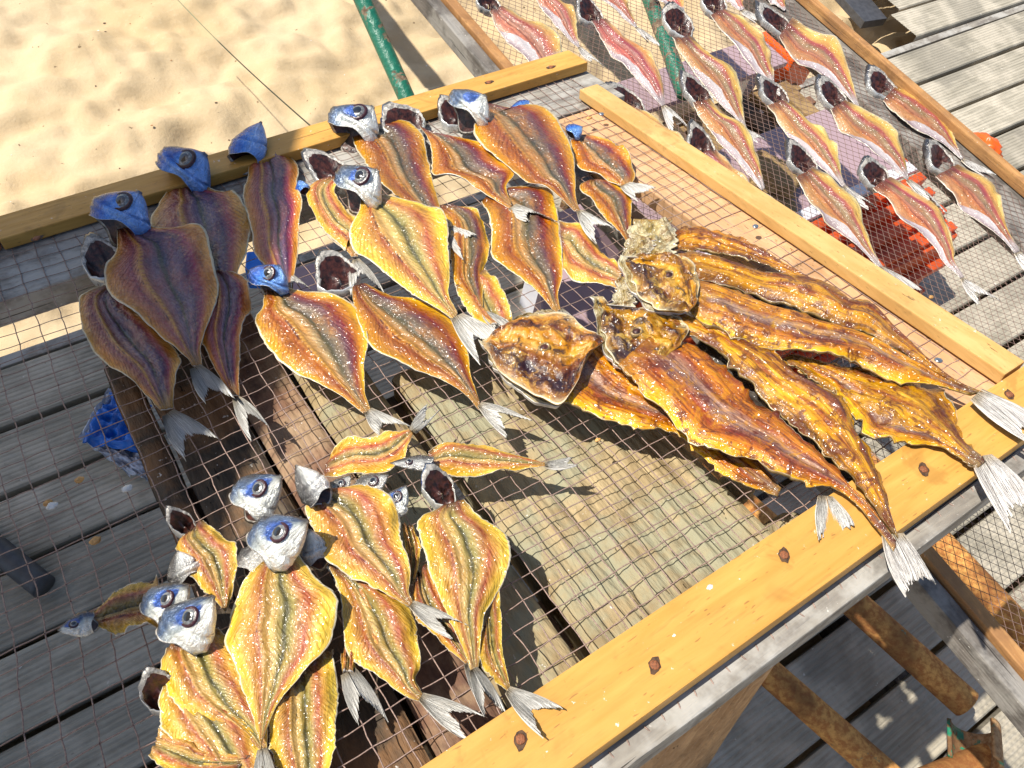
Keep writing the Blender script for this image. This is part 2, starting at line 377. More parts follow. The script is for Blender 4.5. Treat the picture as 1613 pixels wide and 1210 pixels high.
    return m.done(c, m.mapr(m.noise(o, 90, 3), .3, .7, gloss+.1, gloss+.34), nb, coat=min(1, coat), spec=.32, trans=trans, coatn=cn, coatr=.15)
YEL, ORA, RED, PUR = (.80, .47, .035), (.62, .24, .030), (.34, .055, .03), (.085, .028, .045)
OLI, PEA, TAN, GRY = (.20, .165, .05), (.46, .26, .10), (.42, .21, .055), (.20, .165, .11)
def fan(kind):
    if kind == 'gold': return [(0,(.88,.60,.12)),(.05,(.86,.54,.06)),(.14,(.74,.40,.07)),(.22,(.60,.27,.07)),(.29,(.38,.10,.04)),(.34,(.52,.28,.08)),(.39,(.64,.40,.15)),(.46,(.46,.33,.10)),(.53,(.14,.13,.04)),(.60,(.40,.31,.10)),(.67,(.46,.21,.08)),(.74,(.46,.10,.045)),(.82,(.68,.33,.06)),(.91,(.86,.54,.06)),(1,(.90,.62,.12))]
    if kind == 'purple': return [(0,(.74,.42,.05)),(.06,(.60,.28,.035)),(.15,(.40,.17,.055)),(.25,(.30,.09,.04)),(.34,(.42,.22,.07)),(.40,(.48,.28,.12)),(.47,(.30,.22,.11)),(.54,(.07,.06,.04)),(.62,(.17,.12,.075)),(.70,(.12,.045,.05)),(.78,(.20,.04,.035)),(.87,(.46,.18,.03)),(.94,(.68,.36,.03)),(1,(.78,.48,.06))]
    if kind == 'dark': return [(0,(.78,.48,.22)),(.05,(.62,.29,.09)),(.14,(.46,.18,.10)),(.25,(.34,.11,.11)),(.33,(.58,.30,.13)),(.38,(.30,.12,.11)),(.46,(.19,.11,.15)),(.54,(.035,.035,.065)),(.62,(.15,.09,.14)),(.71,(.07,.02,.06)),(.80,(.34,.08,.10)),(.90,(.58,.26,.08)),(1,(.74,.44,.18))]  # purple pigment with bluish shade mixed into the stops
M['gold'] = flesh('golden dried flesh', fan('gold'), (.62,.33,.06), sat=1.04)
M['purple'] = flesh('purple and amber dried flesh', fan('purple'), (.54,.22,.04), sat=1.14)
M['dark'] = flesh('shade tinted purple dried flesh', fan('dark'), (.46,.17,.11), mott_amt=.35, gloss=.22, speck=.3, sat=1.2, coat=.7)  # flesh of the left group, its shade partly painted into the colour
M['pink'] = flesh('pink half dried flesh', [(0,(.60,.50,.34)),(.10,(.50,.27,.13)),(.22,(.58,.31,.14)),(.32,(.50,.22,.11)),(.37,(.18,.05,.035)),(.40,(.44,.20,.12)),(.50,(.36,.23,.14)),(.58,(.28,.20,.11)),(.64,(.30,.10,.09)),(.69,(.40,.12,.10)),(.74,(.62,.36,.14)),(.86,(.74,.50,.16)),(1,(.80,.64,.32))], (.52,.22,.11), mott_amt=.35, tailc=(.34,.29,.27), wob=.12, line_at=.38, lines=.45, gloss=.16, flank=True, groove=False, blotch=.55, fibre=.26, sat=1.12)
M['rosy'] = flesh('rosy half dried flesh', [(0,(.62,.50,.40)),(.10,(.54,.28,.20)),(.22,(.60,.22,.16)),(.32,(.60,.24,.17)),(.37,(.18,.045,.035)),(.42,(.54,.26,.19)),(.54,(.42,.24,.19)),(.64,(.36,.09,.09)),(.74,(.60,.30,.16)),(.86,(.72,.44,.16)),(1,(.80,.60,.30))], (.54,.17,.11), mott_amt=.4, tailc=(.34,.28,.28), wob=.12, line_at=.38, lines=.45, gloss=.16, flank=True, groove=False, blotch=.55, fibre=.26, sat=1.12)
AMB = [(0,(.90,.54,.03)),(.07,(.80,.38,.02)),(.18,(.58,.19,.02)),(.32,(.32,.09,.04)),(.46,(.20,.12,.10)),(.55,(.44,.28,.20)),(.66,(.30,.10,.045)),(.78,(.60,.23,.025)),(.90,(.46,.15,.02)),(1,(.28,.08,.02))]
M['amber'] = flesh('amber brown dried flesh', AMB, (.62,.27,.012), mott_amt=.5, tailc=(.20,.15,.10), headc=(.26,.11,.02), wob=.30, lines=.5, line_at=.5, rimw=.004, gloss=.16, groove=False, fibre=.8, blotch=.7, fibf=24., crumb=(50, (.86,.44,.03), (.12,.035,.015), .5))
M['amber2'] = flesh('amber brown inner flesh', [(0,(.07,.035,.025)),(.12,(.42,.19,.03)),(.28,(.76,.38,.05)),(.42,(.26,.07,.03)),(.56,(.74,.40,.09)),(.68,(.26,.08,.025)),(.82,(.10,.035,.025)),(.93,(.42,.17,.022)),(1,(.58,.28,.04))], (.56,.25,.02), mott_amt=.5, tailc=(.18,.14,.09), headc=(.26,.11,.02), wob=.34, lines=.4, line_at=.5, rimw=.004, speck=.5, gloss=.16, groove=False, fibre=.8, blotch=.7, fibf=24., crumb=(50, (.86,.44,.03), (.12,.035,.015), .5))
M['amber_head'] = flesh('amber and black dried head', [(0,(.62,.52,.32)),(.06,(.30,.16,.07)),(.14,(.05,.018,.018)),(.30,(.025,.010,.015)),(.40,(.20,.07,.02)),(.52,(.66,.40,.12)),(.62,(.54,.25,.03)),(.76,(.10,.03,.02)),(.88,(.48,.20,.02)),(1,(.60,.48,.26))], (.58,.27,.03), mott_amt=.4, tailc=(.34,.13,.02), headc=(.60,.50,.30), wob=.28, lines=.25, line_at=.5, rimw=.02, speck=.6, gloss=.16, groove=False, fibre=.4, blotch=.6, crumb=(52, (.86,.56,.18), (.025,.009,.010), .75))
M['pale_flap'] = flesh('pale dried membrane', [(0,(.62,.56,.38)),(.5,(.42,.31,.12)),(1,(.70,.64,.48))], (.30,.18,.05), mott_amt=.6, tailc=(.36,.21,.06), headc=(.62,.56,.40), wob=.4, lines=.4, rimw=.01, trans=.12, groove=False, fibre=.7, crumb=(60, (.80,.74,.56), (.22,.12,.04), .7))
M['slit'] = flesh('black and silver inner skin', [(0,(.02,.015,.012)),(.5,(.06,.05,.045)),(1,(.015,.01,.01))], (.20,.18,.15), mott_amt=.4, tailc=(.08,.06,.05), headc=(.02,.015,.012), wob=.3, lines=.5, rim=False, gloss=.2, groove=False)
M['bone'] = plain('pale head bone', (.60, .46, .24), .3, 150, .002, .6, coat=.4)
M['amber_eye'] = plain('cloudy amber eye rim', (.34,.22,.08), .25, 300, .0008, .6, coat=.5)
def skinmat():
    m = NB('silvery fish skin'); o = m.obj(); n = m.noise(o, 90, 4, .6); n2 = m.noise(o, 25, 3)
    c = m.mix(m.mapr(n, .35, .65), (.74, .70, .64), (.50, .46, .42)); c = m.mix(m.mapr(n2, .5, .68, 0, .6), c, (.40, .32, .26))
    return m.done(c, .34, m.bump(n, .0008, 1), metal=.25)
M['skin'] = skinmat()
M['skin_amber'] = plain('brown fish skin', (.34, .22, .08), .35, 120, .002, .6, coat=.4)
def headmat(name, back, side, belly, patch=None, metal=.45):
    m = NB(name); uvs = m.sep(m.uv()); t, a = uvs[0], uvs[1]; o = m.obj(); r = m.math('MULTIPLY', m.rnd(), 31.)
    n = m.noise(o, 55, 4, .6, w=r); n2 = m.noise(o, 240, 3, .6)
    k = m.math('ADD', a, m.math('MULTIPLY', m.math('SUBTRACT', n, .5), .55))
    c = m.ramp(k, [(0, belly), (.46, belly), (.60, side), (.78, back), (.93, tuple(q*.4+.03 for q in back)), (1, (.05, .045, .04))])
    wr = m.noise(m.comb(m.math('MULTIPLY', t, 4.), m.math('MULTIPLY', a, 11.), r), 1., 5, .7, 1.2)
    c = m.mix(m.mapr(wr, .52, .64, 0, .5), c, m.hsv(c, .5, .7, 1.5)); c = m.mix(m.mapr(wr, .45, .34, 0, .6), c, m.hsv(c, .5, .9, .4))
    if patch:
        dx = m.math('SUBTRACT', t, .56); dy = m.math('SUBTRACT', a, .60)
        d = m.math('SQRT', m.math('ADD', m.math('MULTIPLY', dx, dx), m.math('MULTIPLY', m.math('MULTIPLY', dy, dy), 1.6)))
        d = m.math('ADD', d, m.math('MULTIPLY', m.math('SUBTRACT', n, .5), .45))
        c = m.mix(m.mapr(d, .30, .22), c, m.mix(m.mapr(wr, .4, .6), patch, tuple(q*2.2+.03 for q in patch)))
    c = m.mix(m.mapr(n2, .55, .72, 0, .45), c, m.hsv(c, .5, .9, .45))
    c = m.mix(m.mapr(t, .86, .98, 0, .8), c, (.10, .075, .06))
    return m.done(c, m.mapr(n, .3, .7, .18, .38), m.bump(m.math('ADD', m.math('MULTIPLY', n2, .6), m.math('ADD', n, m.math('MULTIPLY', wr, 2.))), .0015, .8), metal=metal, coat=.5)
M['head_blue'] = headmat('blue fish head', (.015, .09, .42), (.05, .22, .66), (.16, .34, .74), metal=.35)  # own blue plus sky reflection painted in, as on heads in shade
M['head_silver'] = headmat('silver and blue fish head', (.07, .12, .22), (.50, .54, .52), (.84, .84, .76), (.02, .06, .22))
M['head_grey'] = headmat('dark silver fish head', (.05, .05, .06), (.22, .23, .25), (.52, .52, .50))
M['head_pale'] = headmat('pale silver fish head', (.14, .13, .12), (.50, .49, .45), (.84, .81, .74))
M['cavity'] = plain('dark gill cavity', (.075, .020, .012), .4, 160, .0012, .85, coat=.2)
M['lip'] = plain('pale gill edge', (.52, .48, .42), .3, 200, .002, .6, metal=.15)
M['iris'] = plain('silver iris', (.30, .30, .29), .2, 400, .0006, .6, metal=.4)
M['iris_ring'] = plain('dark eye ring', (.05, .015, .02), .25, 400, .0004, .4)
M['pupil'] = plain('clouded pupil', (.012, .014, .02), .08, 200, .0001, .3, coat=.8)
def finmat(name, c0, c1, trans):
    m = NB(name); uvs = m.sep(m.uv()); o = m.obj(); r = m.math('MULTIPLY', m.rnd(), 31.)
    s = m.noise(m.comb(m.math('MULTIPLY', uvs[0], 1.5), m.math('MULTIPLY', uvs[1], 60.), r), 1., 3, .6)
    c = m.mix(m.mapr(s, .38, .62), c0, c1)
    c = m.mix(m.mapr(uvs[0], .28, 0., 0, .7), c, (.40, .29, .14))
    c = m.mix(m.mapr(m.noise(o, 80, 3), .55, .7, 0, .25), c, (.45, .38, .30))
    return m.done(c, .38, m.bump(s, .0015, 1), trans=trans)
M['fin'] = finmat('white tail fin', (.84, .82, .76), (.50, .47, .42), 0)
M['fin_grey'] = finmat('grey tail fin', (.86, .83, .78), (.48, .44, .41), 0)

exec_parts = []
# ================================================================== THE SETTING
def axis(lo, hi, flo, fhi, step, far):
    a = np.arange(flo, fhi+1e-6, step)
    l = [flo]; s = step
    while l[-1] > lo: s *= 1.35; l.append(max(lo, l[-1]-s))
    h_ = [fhi]; s = step
    while h_[-1] < hi: s *= 1.35; h_.append(min(hi, h_[-1]+s))
    return np.r_[np.array(l[1:])[::-1], a, np.array(h_[1:])]
xs = axis(-900, 900, -1.2, 3.2, .016, 0); ys = axis(-900, 900, 1.1, 3.3, .016, 0)
GX, GY = np.meshgrid(xs, ys, indexing='ij')
w1 = vnoise(GX*1.3+40, GY*1.3+40, 3)
ripple = vnoise(GX*3.2+w1*3+100, GY*6.5+w1*5+100, 5)
hz = .055*(w1-.5) + .060*(ripple-.5) + .040*(vnoise(GX*9+300, GY*13+300, 8)-.5)+.024*(vnoise(GX*18+30, GY*22+300, 18)-.5)+.016*np.abs(vnoise(GX*12+70, GY*9+30, 28)-.5)*2 + .008*(vnoise(GX*32+900, GY*32+900, 9)-.5)
fade = np.clip(1.3-(np.abs(GX-1)+np.abs(GY-2))/60, 0.15, 1)
GZ = -.17 + hz*fade
mk('sand_ground', np.stack([GX, GY, GZ], -1).reshape(-1, 3), gridf(len(xs), len(ys), 0, True), M['sand'])['kind'] = 'structure'
rs_ = np.random.RandomState(12); LV = []; LF = []
gi = lambda x, y: (np.argmin(abs(xs-x)), np.argmin(abs(ys-y)))
for k in range(190):
    x, y = rs_.uniform(-1.1, 2.6), rs_.uniform(1.3, 3.3); i_, j_ = gi(x, y); c = np.array([x, y, GZ[i_, j_]+.001]); r_ = rs_.uniform(.0015, .0055); q = len(LV); a0 = rs_.uniform(0, 6)
    for s in range(5): LV.append(c+[r_*math.cos(a0+s*1.257)*rs_.uniform(.6, 1.4), r_*math.sin(a0+s*1.257)*rs_.uniform(.6, 1.4), rs_.uniform(0, .001)])
    LV.append(c+[0, 0, r_*.5])
    for s in range(5): LF.append((q+s, q+(s+1) % 5, q+5))
o = mk('sand_litter', np.array(LV), LF, [M['scrap_w'], M['stain'], M['brown_y']], mi=[(k//5) % 3 for k in range(len(LF))]); o['kind'] = 'stuff'; tag(o, 'small shell and wood fragments scattered over the sand', 'litter')
# deck boards
deck = empty('deck', (0, 0, 0), kind='structure')
DS = -.013
def deck_board_mesh(yc, x0, x1, seed):
    wdt, th, ng = .1335, .028, 11
    yy = []; zz = []
    yy += [-wdt/2, -wdt/2, -wdt/2+.004]; zz += [-th, -.004, 0]
    for k in range(ng):
        c = -wdt/2 + .012 + (wdt-.024)*k/(ng-1)
        yy += [c-.0035, c-.0012, c+.0012, c+.0035]; zz += [0, -.0011, -.0011, 0]
    yy += [wdt/2-.004, wdt/2, wdt/2]; zz += [0, -.004, -th]
    yy = np.array(yy); zz = np.array(zz); nx = 34; X = np.linspace(x0, x1, nx)
    rs = np.random.RandomState(seed)
    V = np.zeros((nx, len(yy), 3)); V[:, :, 0] = X[:, None]
    V[:, :, 1] = yc + yy[None, :] + DS*X[:, None] + .0012*np.sin(X*5+rs.rand()*6)[:, None]
    V[:, :, 2] = zz[None, :] + .0015*np.sin(X*3+rs.rand()*6)[:, None] + rs.uniform(-.0025, .0015)
    return V.reshape(-1, 3), gridf(nx, len(yy), 0, True)
k = 0; yb = 1.19-.0737
while yb > -1.4:
    xj = random.uniform(-.5, .5)
    V, Fc = deck_board_mesh(yb, -2.2, 4.6, k)
    mk('deck_board', V, Fc, M['deck'], deck, smooth=False); yb -= .1475; k += 1
for xj in np.arange(-2, 4.7, .6):
    rbox('joist', lambda x, y, h: np.array([x, y, h]), xj, xj+.05, -1.4, 1.17, -.16, -.032, M['grey_y'], deck, bev=0)
rbox('deck_edge_board', lambda x, y, h: np.array([x, y+DS*x, h]), -2.2, 4.6, 1.197, 1.225, -.15, -.012, M['grey_x'], deck, bev=.002)

# ================================================================== tray and stands under the racks
def tube_obj(name, p0, p1, r, mat, parent=None, n=18, k=24, wob=0.):
    t = np.linspace(0, 1, k)[:, None]; p = np.asarray(p0)*(1-t)+np.asarray(p1)*t
    V, Fc = tubes([p], r, n); return mk(name, V, Fc, mat, parent)
def plane_frame(P): return P
# bench of old planks below the first rack
bench = empty('plank_bench', (.2, .2, 0), 'low bench of weathered planks under the netting of the nearer rack', 'bench')
HB = -.040
def plank(x0, x1, y0, y1, mat, seed, amp=.0025, th=.032, lam=.012):
    nx, ny = max(8, int((x1-x0)/.0016)), 70
    X = np.linspace(x0, x1, nx); Y = np.linspace(y0, y1, ny); gx, gy = np.meshgrid(X, Y, indexing='ij')
    wv = vnoise(gx*40+seed, gy*5+seed, seed+1)
    rib = vnoise(gx/lam+wv*.9+seed*3, gy*1.3+seed, seed+2)
    zz = HB + amp*2*(rib-.5)+amp*.8*(vnoise(gx/lam*3, gy*12, seed+3)-.5)
    e = np.minimum(gx-x0, x1-gx); zz -= .006*np.exp(-e/.004)
    px_ = gx + .0015*np.sin(gy*9+seed)+ .003*(vnoise(gy*16, gx*0+seed, seed+6)-.5); py_ = gy+.004*(vnoise(gx*90, gy*0, seed+5)-.5)
    top = (np.stack([px_, py_, ZA+TB*py_], -1)+N1*zz[..., None]).reshape(-1, 3)
    V = list(top); Fc = gridf(nx, ny, 0, True)
    nb = len(V); per = [i*ny for i in range(nx)]+[(nx-1)*ny+j for j in range(1, ny)]+[i*ny+ny-1 for i in range(nx-2, -1, -1)]+[j for j in range(ny-2, 0, -1)]
    for q in per: V.append(top[q]-N1*th)
    n = len(per)
    for q in range(n): Fc.append((per[q], nb+q, nb+(q+1) % n, per[(q+1) % n])[::-1])
    return mk('plank', np.array(V), Fc, mat, bench)
plank(-.054, -.027, -.02, .56, M['plank_dark'], 11, .002)
plank(-.021, .050, -.02, .555, M['plank_dark'], 12, .0028)
plank(.0545, .112, -.02, .56, M['plank_red'], 13, .0022)
plank(.116, .185, -.02, .55, M['plank'], 14, .003, lam=.009)
plank(.200, .404, -.02, .385, M['plank'], 17, .0032, lam=.008)
for (cx_, cy_, r_) in ((.429, .022, .019), (.430, .085, .017)):
    zt = ZA+TB*cy_-.052; t = np.array([0, .3, .38, .40, .41]); p = np.stack([np.full(5, cx_), np.full(5, cy_), zt-.41+t], -1)
    V, Fc = tubes([p], np.array([r_, r_, r_, r_*.9, r_*.72]), 20); mk('post', V, Fc, M['plank'], bench)
for yy in (.06, .34): rbox('crossbar', P1, -.05, .41, yy, yy+.05, HB-.09, HB-.036, M['plank_dark'], bench)
for (xx, yy) in ((-.04, .345), (.35, .345), (-.04, .065)):
    rbox('leg', lambda x, y, h: np.array([x, y, h]), xx, xx+.05, yy, yy+.04, .001, .70, M['plank_dark'], bench)
# fluted splayed panel below the near rail
def hx_plane(px, py):                        # plane through the X direction and the splayed edge
    p0 = np.array([.5, -.05, .74]); q = np.array([0, -.12, -.57]); nrm = np.cross([1, 0, 0], q); r = ray(px, py)
    return CAMP + r*(np.dot(p0-CAMP, nrm)/np.dot(r, nrm))
TR, BR = hx_plane(1312, 905), hx_plane(1113, 1210); BR = TR+(BR-TR)*1.35
TLp, BL = hx_plane(1235, 935), hx_plane(930, 1245)
TLp = BL+(TLp-BL)*1.0
nn = 49; tt = np.linspace(0, 1, nn); nrm = np.cross(BR-TR, TLp-TR); nrm /= np.linalg.norm(nrm)
if nrm[1] > 0: nrm = -nrm
Vp = []
for j, t in enumerate(tt):
    dpt = .0035*(1 if (j % 4) in (1, 2) else -.2) if t > .22 else 0
    for s in np.linspace(0, 1, 12):
        a = TR*(1-t)+TLp*t; b = BR*(1-t)+BL*t; Vp.append(a*(1-s)+b*s + nrm*(dpt+.001*math.sin(s*9+j)))
for j, t in enumerate(tt):
    for s in np.linspace(0, 1, 12):
        a = TR*(1-t)+TLp*t; b = BR*(1-t)+BL*t; Vp.append(a*(1-s)+b*s - nrm*.03)
Fp = gridf(nn, 12)+gridf(nn, 12, nn*12, True)
for s_ in range(11): Fp.append((s_, s_+1, nn*12+s_+1, nn*12+s_)); q = (nn-1)*12; Fp.append((q+s_, q+s_+1, nn*12+q+s_+1, nn*12+q+s_)[::-1])
for j in range(nn-1): Fp.append((j*12, (j+1)*12, nn*12+(j+1)*12, nn*12+j*12)); Fp.append((j*12+11, (j+1)*12+11, nn*12+(j+1)*12+11, nn*12+j*12+11)[::-1])
mk('side_panel', np.array(Vp), Fp, M['leg'], bench, smooth=False)

# rusty tube stand under both racks
stand = empty('tube_stand', (.8, 0, 0), 'rusty tubular stand with remains of green paint below the near corner of the racks', 'stand')
ZT = .12
def tpix(a, b, r, z, mat, par, ext=(.25, .05), name='tube'):
    p0, p1 = hitz(*a, z), hitz(*b, z); d = p1-p0; return tube_obj(name, p0-d*ext[0], p1+d*ext[1], r, mat, par)
tpix((1214, 1062), (1383, 1210), .0265, ZT, M['rust_pipe'], stand, (1.5, .6))
tpix((1320, 928), (1518, 1105), .029, ZT, M['rust_pipe'], stand, (1.6, .02))
tpix((1446, 818), (1613, 995), .028, ZT, M['rust_pipe'], stand, (1.4, .6))
a_, b_ = hitz(1560, 1195, ZT-.02), hitz(1400, 1260, ZT-.02)
tube_obj('tube', a_, b_, .028, M['rust_pipe'], stand)
def bent_tube():
    c = hitz(1535, 1168, ZT+.01); e1 = np.array([.55, -.83, 0]); e2 = np.array([.2, .1, 1.]); e2 /= np.linalg.norm(e2)
    n_, k_ = 24, 10; V = []; Fc = []
    ax_ = np.cross(e1, e2); ax_ /= np.linalg.norm(ax_)
    for lay, rr in ((0, .042), (1, .035)):
        for i in range(k_):
            for j in range(n_):
                a = math.radians(-150+230*j/(n_-1)); V.append(c+ax_*(i/(k_-1)-.5)*.07+rr*(math.cos(a)*e1+math.sin(a)*e2))
    Fc = gridf(k_, n_)+gridf(k_, n_, k_*n_, True)
    for j in range(n_-1):
        Fc.append((j, j+1, k_*n_+j+1, k_*n_+j)[::-1]); q = (k_-1)*n_; Fc.append((q+j, q+j+1, k_*n_+q+j+1, k_*n_+q+j))
    for i in range(k_-1):
        Fc.append((i*n_, (i+1)*n_, k_*n_+(i+1)*n_, k_*n_+i*n_)); Fc.append((i*n_+n_-1, (i+1)*n_+n_-1, k_*n_+(i+1)*n_+n_-1, k_*n_+i*n_+n_-1)[::-1])
    mk('tube_collar', np.array(V), Fc, M['rust_coll'], stand)
M['rust_coll'] = paintmat('rusty collar with green paint', (.02, .20, .11), (.50, .30, .14), (.30, .14, .05), .42, .47)
bent_tube()
for xx in (.62, .80, 1.0):
    tube_obj('tube_leg', (xx, .42, .0), (xx, .42, ZT), .024, M['rust_pipe'], stand)
# green tube reaching over the sand
gst = empty('green_tube', (.6, 1.2, 0), 'green painted metal tube with flaking paint over the sand behind the nearer rack', 'pipe')
p0 = np.array([.6, .60, .46]); pa = CAMP+ray(571, 0)*(.6/ray(571, 0)[0]); pb = CAMP+ray(643, 160)*(.6/ray(643, 160)[0])
d_ = (pa-pb); tube_obj('tube', pb-d_*.22, pa+d_*.8, .0165, M['green_pipe'], gst, k=40)
0 and tube_obj('foot', pa+d_*.78, pa+d_*.78+np.array([0, 0, -.9]), .0165, M['green_pipe'], gst)
g2 = empty('green_post', (1.2, 1.3, 0), 'rusty green metal post seen through the netting of the farther rack above the mauve board', 'post')
pq, pr = hitz(1024, 0, .35), hitz(1058, 92, .32); dd = pr-pq
tube_obj('tube', pq-dd*.8, pr+dd*.6, .02, M['green_pipe'], g2)
0 and tube_obj('foot', pq-dd*.7, pq-dd*.7+np.array([0, 0, -.5]), .018, M['green_pipe'], g2)
# string over the sand
sa, sb = hitz(280, 0, .35), hitz(500, 208, .62)
pth = np.array([sa+(sb-sa)*t+np.array([0, 0, -.01*math.sin(t*math.pi)]) for t in np.linspace(-.6, 1.04, 24)])
V, Fc = tubes([pth], .0013, 6); o = mk('string', V, Fc, M['string']); tag(o, 'thin olive string stretched over the sand to the back rail of the nearer rack', 'string')

# ================================================================== RACKS
def nailhead(p, nrm, r, mat, parent, stain=True, sdir=(1, 0, 0)):
    n = 12; V = []; e1 = np.array(sdir, float); e1 -= nrm*np.dot(e1, nrm); e1 /= np.linalg.norm(e1); e2 = np.cross(nrm, e1)
    for rr, hh in ((r, 0.), (r, .0009), (r*.7, .0015)):
        for j in range(n):
            a = 2*math.pi*j/n; w = 1+.12*random.uniform(-1, 1); V.append(p+nrm*hh+rr*w*(math.cos(a)*e1+math.sin(a)*e2))
    V.append(p+nrm*.0014); Fc = []
    for l in range(2):
        for j in range(n): Fc.append((l*n+j, l*n+(j+1) % n, (l+1)*n+(j+1) % n, (l+1)*n+j))
    for j in range(n): Fc.append((2*n+j, 2*n+(j+1) % n, 3*n))
    mk('nail', V, Fc, mat, parent)
    if stain:
        V = [p+nrm*.0004]; n = 18
        for j in range(n):
            a = 2*math.pi*j/n; w = r*(1.15+.9*abs(math.cos(a))**6*random.uniform(.4, 1.3)+.2*random.random())
            V.append(p+nrm*.0004+w*(math.cos(a)*e1+math.sin(a)*e2*1.0))
        mk('nail_hole', V, [(0, 1+j, 1+(j+1) % n) for j in range(n)], M['stain'], parent)
rack1 = empty('drying_rack', (.3, .4, 0), 'nearer tilted wooden drying rack with yellow pine rails and square netting', 'drying rack')
NH = .0                       # net plane
B0, B1 = .0015, .0165          # battens above the net
rbox('rail', P1, -.60, .80, -.032, .021, B0, B1+.002, M['pine'], rack1, bev=.0015)
rbox('rail', P1, -.098, .747, .7585, .808, B0, B1, M['pine'], rack1, bev=.0015)
rbox('rail', P1, -.90, -.1005, .762, .806, B0, B1-.004, M['pine_red'], rack1, bev=.0015)
rbox('rail', P1, .682, .715, .024, .695, B0, B1, M['pine_side'], rack1, bev=.0015)
rbox('frame_board', P1, -.60, .78, -.048, .002, -.030, -.0015, M['grey_x'], rack1, bev=.002)
rbox('frame_board', P1, -.90, .752, .672, .79, -.034, -.0018, M['grey_x'], rack1, bev=.002)
rbox('frame_board', P1, .618, .722, .0035, .667, -.026, -.0016, M['peach'], rack1, bev=.002)
rbox('frame_board', P1, -.62, -.55, .0035, .667, -.026, -.0016, M['grey_y'], rack1, bev=.002)
for (px, py) in ((820, 1165), (1031, 1048), (1235, 875), (1455, 740), (1590, 622)):
    nailhead(hit1(px, py, B1+.002), N1, .0036, M['nail'], rack1, sdir=(.8, .9, 0))
for (px, py) in ((58, 376), (770, 130), (868, 106)): nailhead(hit1(px, py, B1), N1, .004, M['nail'], rack1)
for (px, py) in ((947, 180), (1190, 357), (1478, 568)): nailhead(hit1(px, py, B1), N1, .0038, M['screw'], rack1, False)
# rear legs of the rack: tube trestle hidden below
for xx in (-.85,):
    rbox('leg', lambda x, y, h: np.array([x, y, h]), xx, xx+.045, .69, .735, .001, .705, M['grey_y'], rack1)
for xx in (-.58,): rbox('leg', lambda x, y, h: np.array([x, y, h]), xx, xx+.045, -.045, .0, .001, .888, M['brown_y'], rack1)

def net(name, P, xa, ya, rad, mat, parent, jit=.0009, sag=.0, sub=2, knots=True, seed=1, dia=None, clip=None, sub_=0):
    rs = np.random.RandomState(seed); paths = []
    if dia is None:
        nx, ny = len(xa), len(ya); G = np.zeros((nx, ny, 3))
        gx, gy = np.meshgrid(xa, ya, indexing='ij')
        wx = .010*(vnoise(gx*7+9, gy*7+9, seed+4)-.5); wy = .012*(vnoise(gx*7+59, gy*6+9, seed+5)-.5)
        gx = gx+wx+rs.uniform(-jit, jit, gx.shape); gy = gy+wy+rs.uniform(-jit, jit, gx.shape)
        hh = .004*(vnoise(gx*9+5, gy*9+5, seed+6)-.5)
        e = np.minimum(np.minimum(np.arange(nx), np.arange(nx)[::-1])[:, None], np.minimum(np.arange(ny), np.arange(ny)[::-1])[None, :])
        hh = np.where(e < 1, 0, hh)
        for i in range(nx):
            for j in range(ny): G[i, j] = P(gx[i, j], gy[i, j], hh[i, j]-.0004)
        for i in range(nx): paths.append(G[i])
        for j in range(ny): paths.append(G[:, j]+[0, 0, .0004])
        K = G.reshape(-1, 3)
    else: paths, K = dia
    pp = []
    for p in paths:
        q = np.repeat(p, sub, axis=0)[:-(sub-1)] if sub > 1 else p
        if sub > 1:
            q = q.copy(); q[1::2] = (p[:-1]+p[1:])/2 + rs.uniform(-jit, jit, (len(p)-1, 3))*.8
        pp.append(q)
    V, Fc = tubes(pp, rad, 4)
    if knots:
        kr = rad*2.1; off = len(V); O = np.array([[1,0,0],[-1,0,0],[0,1,0],[0,-1,0],[0,0,1],[0,0,-1]])*kr
        KV = (K[:, None, :]+O[None]*rs.uniform(.7, 1.2, (len(K), 1, 1))).reshape(-1, 3); V = np.vstack([V, KV])
        for q in range(len(K)):
            b = off+q*6
            for f in ((0,2,4),(2,1,4),(1,3,4),(3,0,4),(2,0,5),(1,2,5),(3,1,5),(0,3,5)): Fc.append((b+f[0], b+f[1], b+f[2]))
    o = mk(name, V, Fc, [mat, M['knot']], parent, smooth=True, mi=[1 if len(f) == 3 else 0 for f in Fc]); o['kind'] = 'stuff'; return o
xa = [-.585]
while xa[-1] < .70: xa.append(xa[-1] + (.0215 if xa[-1] < 0 else max(.0155, .0215-.012*xa[-1])))
ya = [.0]
while ya[-1] < .775: ya.append(ya[-1] + .0165+.005*ya[-1])
net('net', P1, np.array(xa), np.array(ya), .00052, M['cord'], rack1)
# cord loops along the grey board of the near edge
lp = []
for k in range(60):
    x = -.02+.0155*k*1.0
    if x > .76: break
    t = np.linspace(0, math.pi, 7); dx = random.uniform(-.004, .004)
    lp.append(np.array([P1(x+dx*math.sin(q/2), -.0335-.0055*math.sin(q)-.0*q, -.0008-.0045*(1-math.cos(q))/2) for q in t]))
V, Fc = tubes(lp, .0006, 4); o = mk('cord_loops', V, Fc, M['cord'], rack1); o['kind'] = 'stuff'

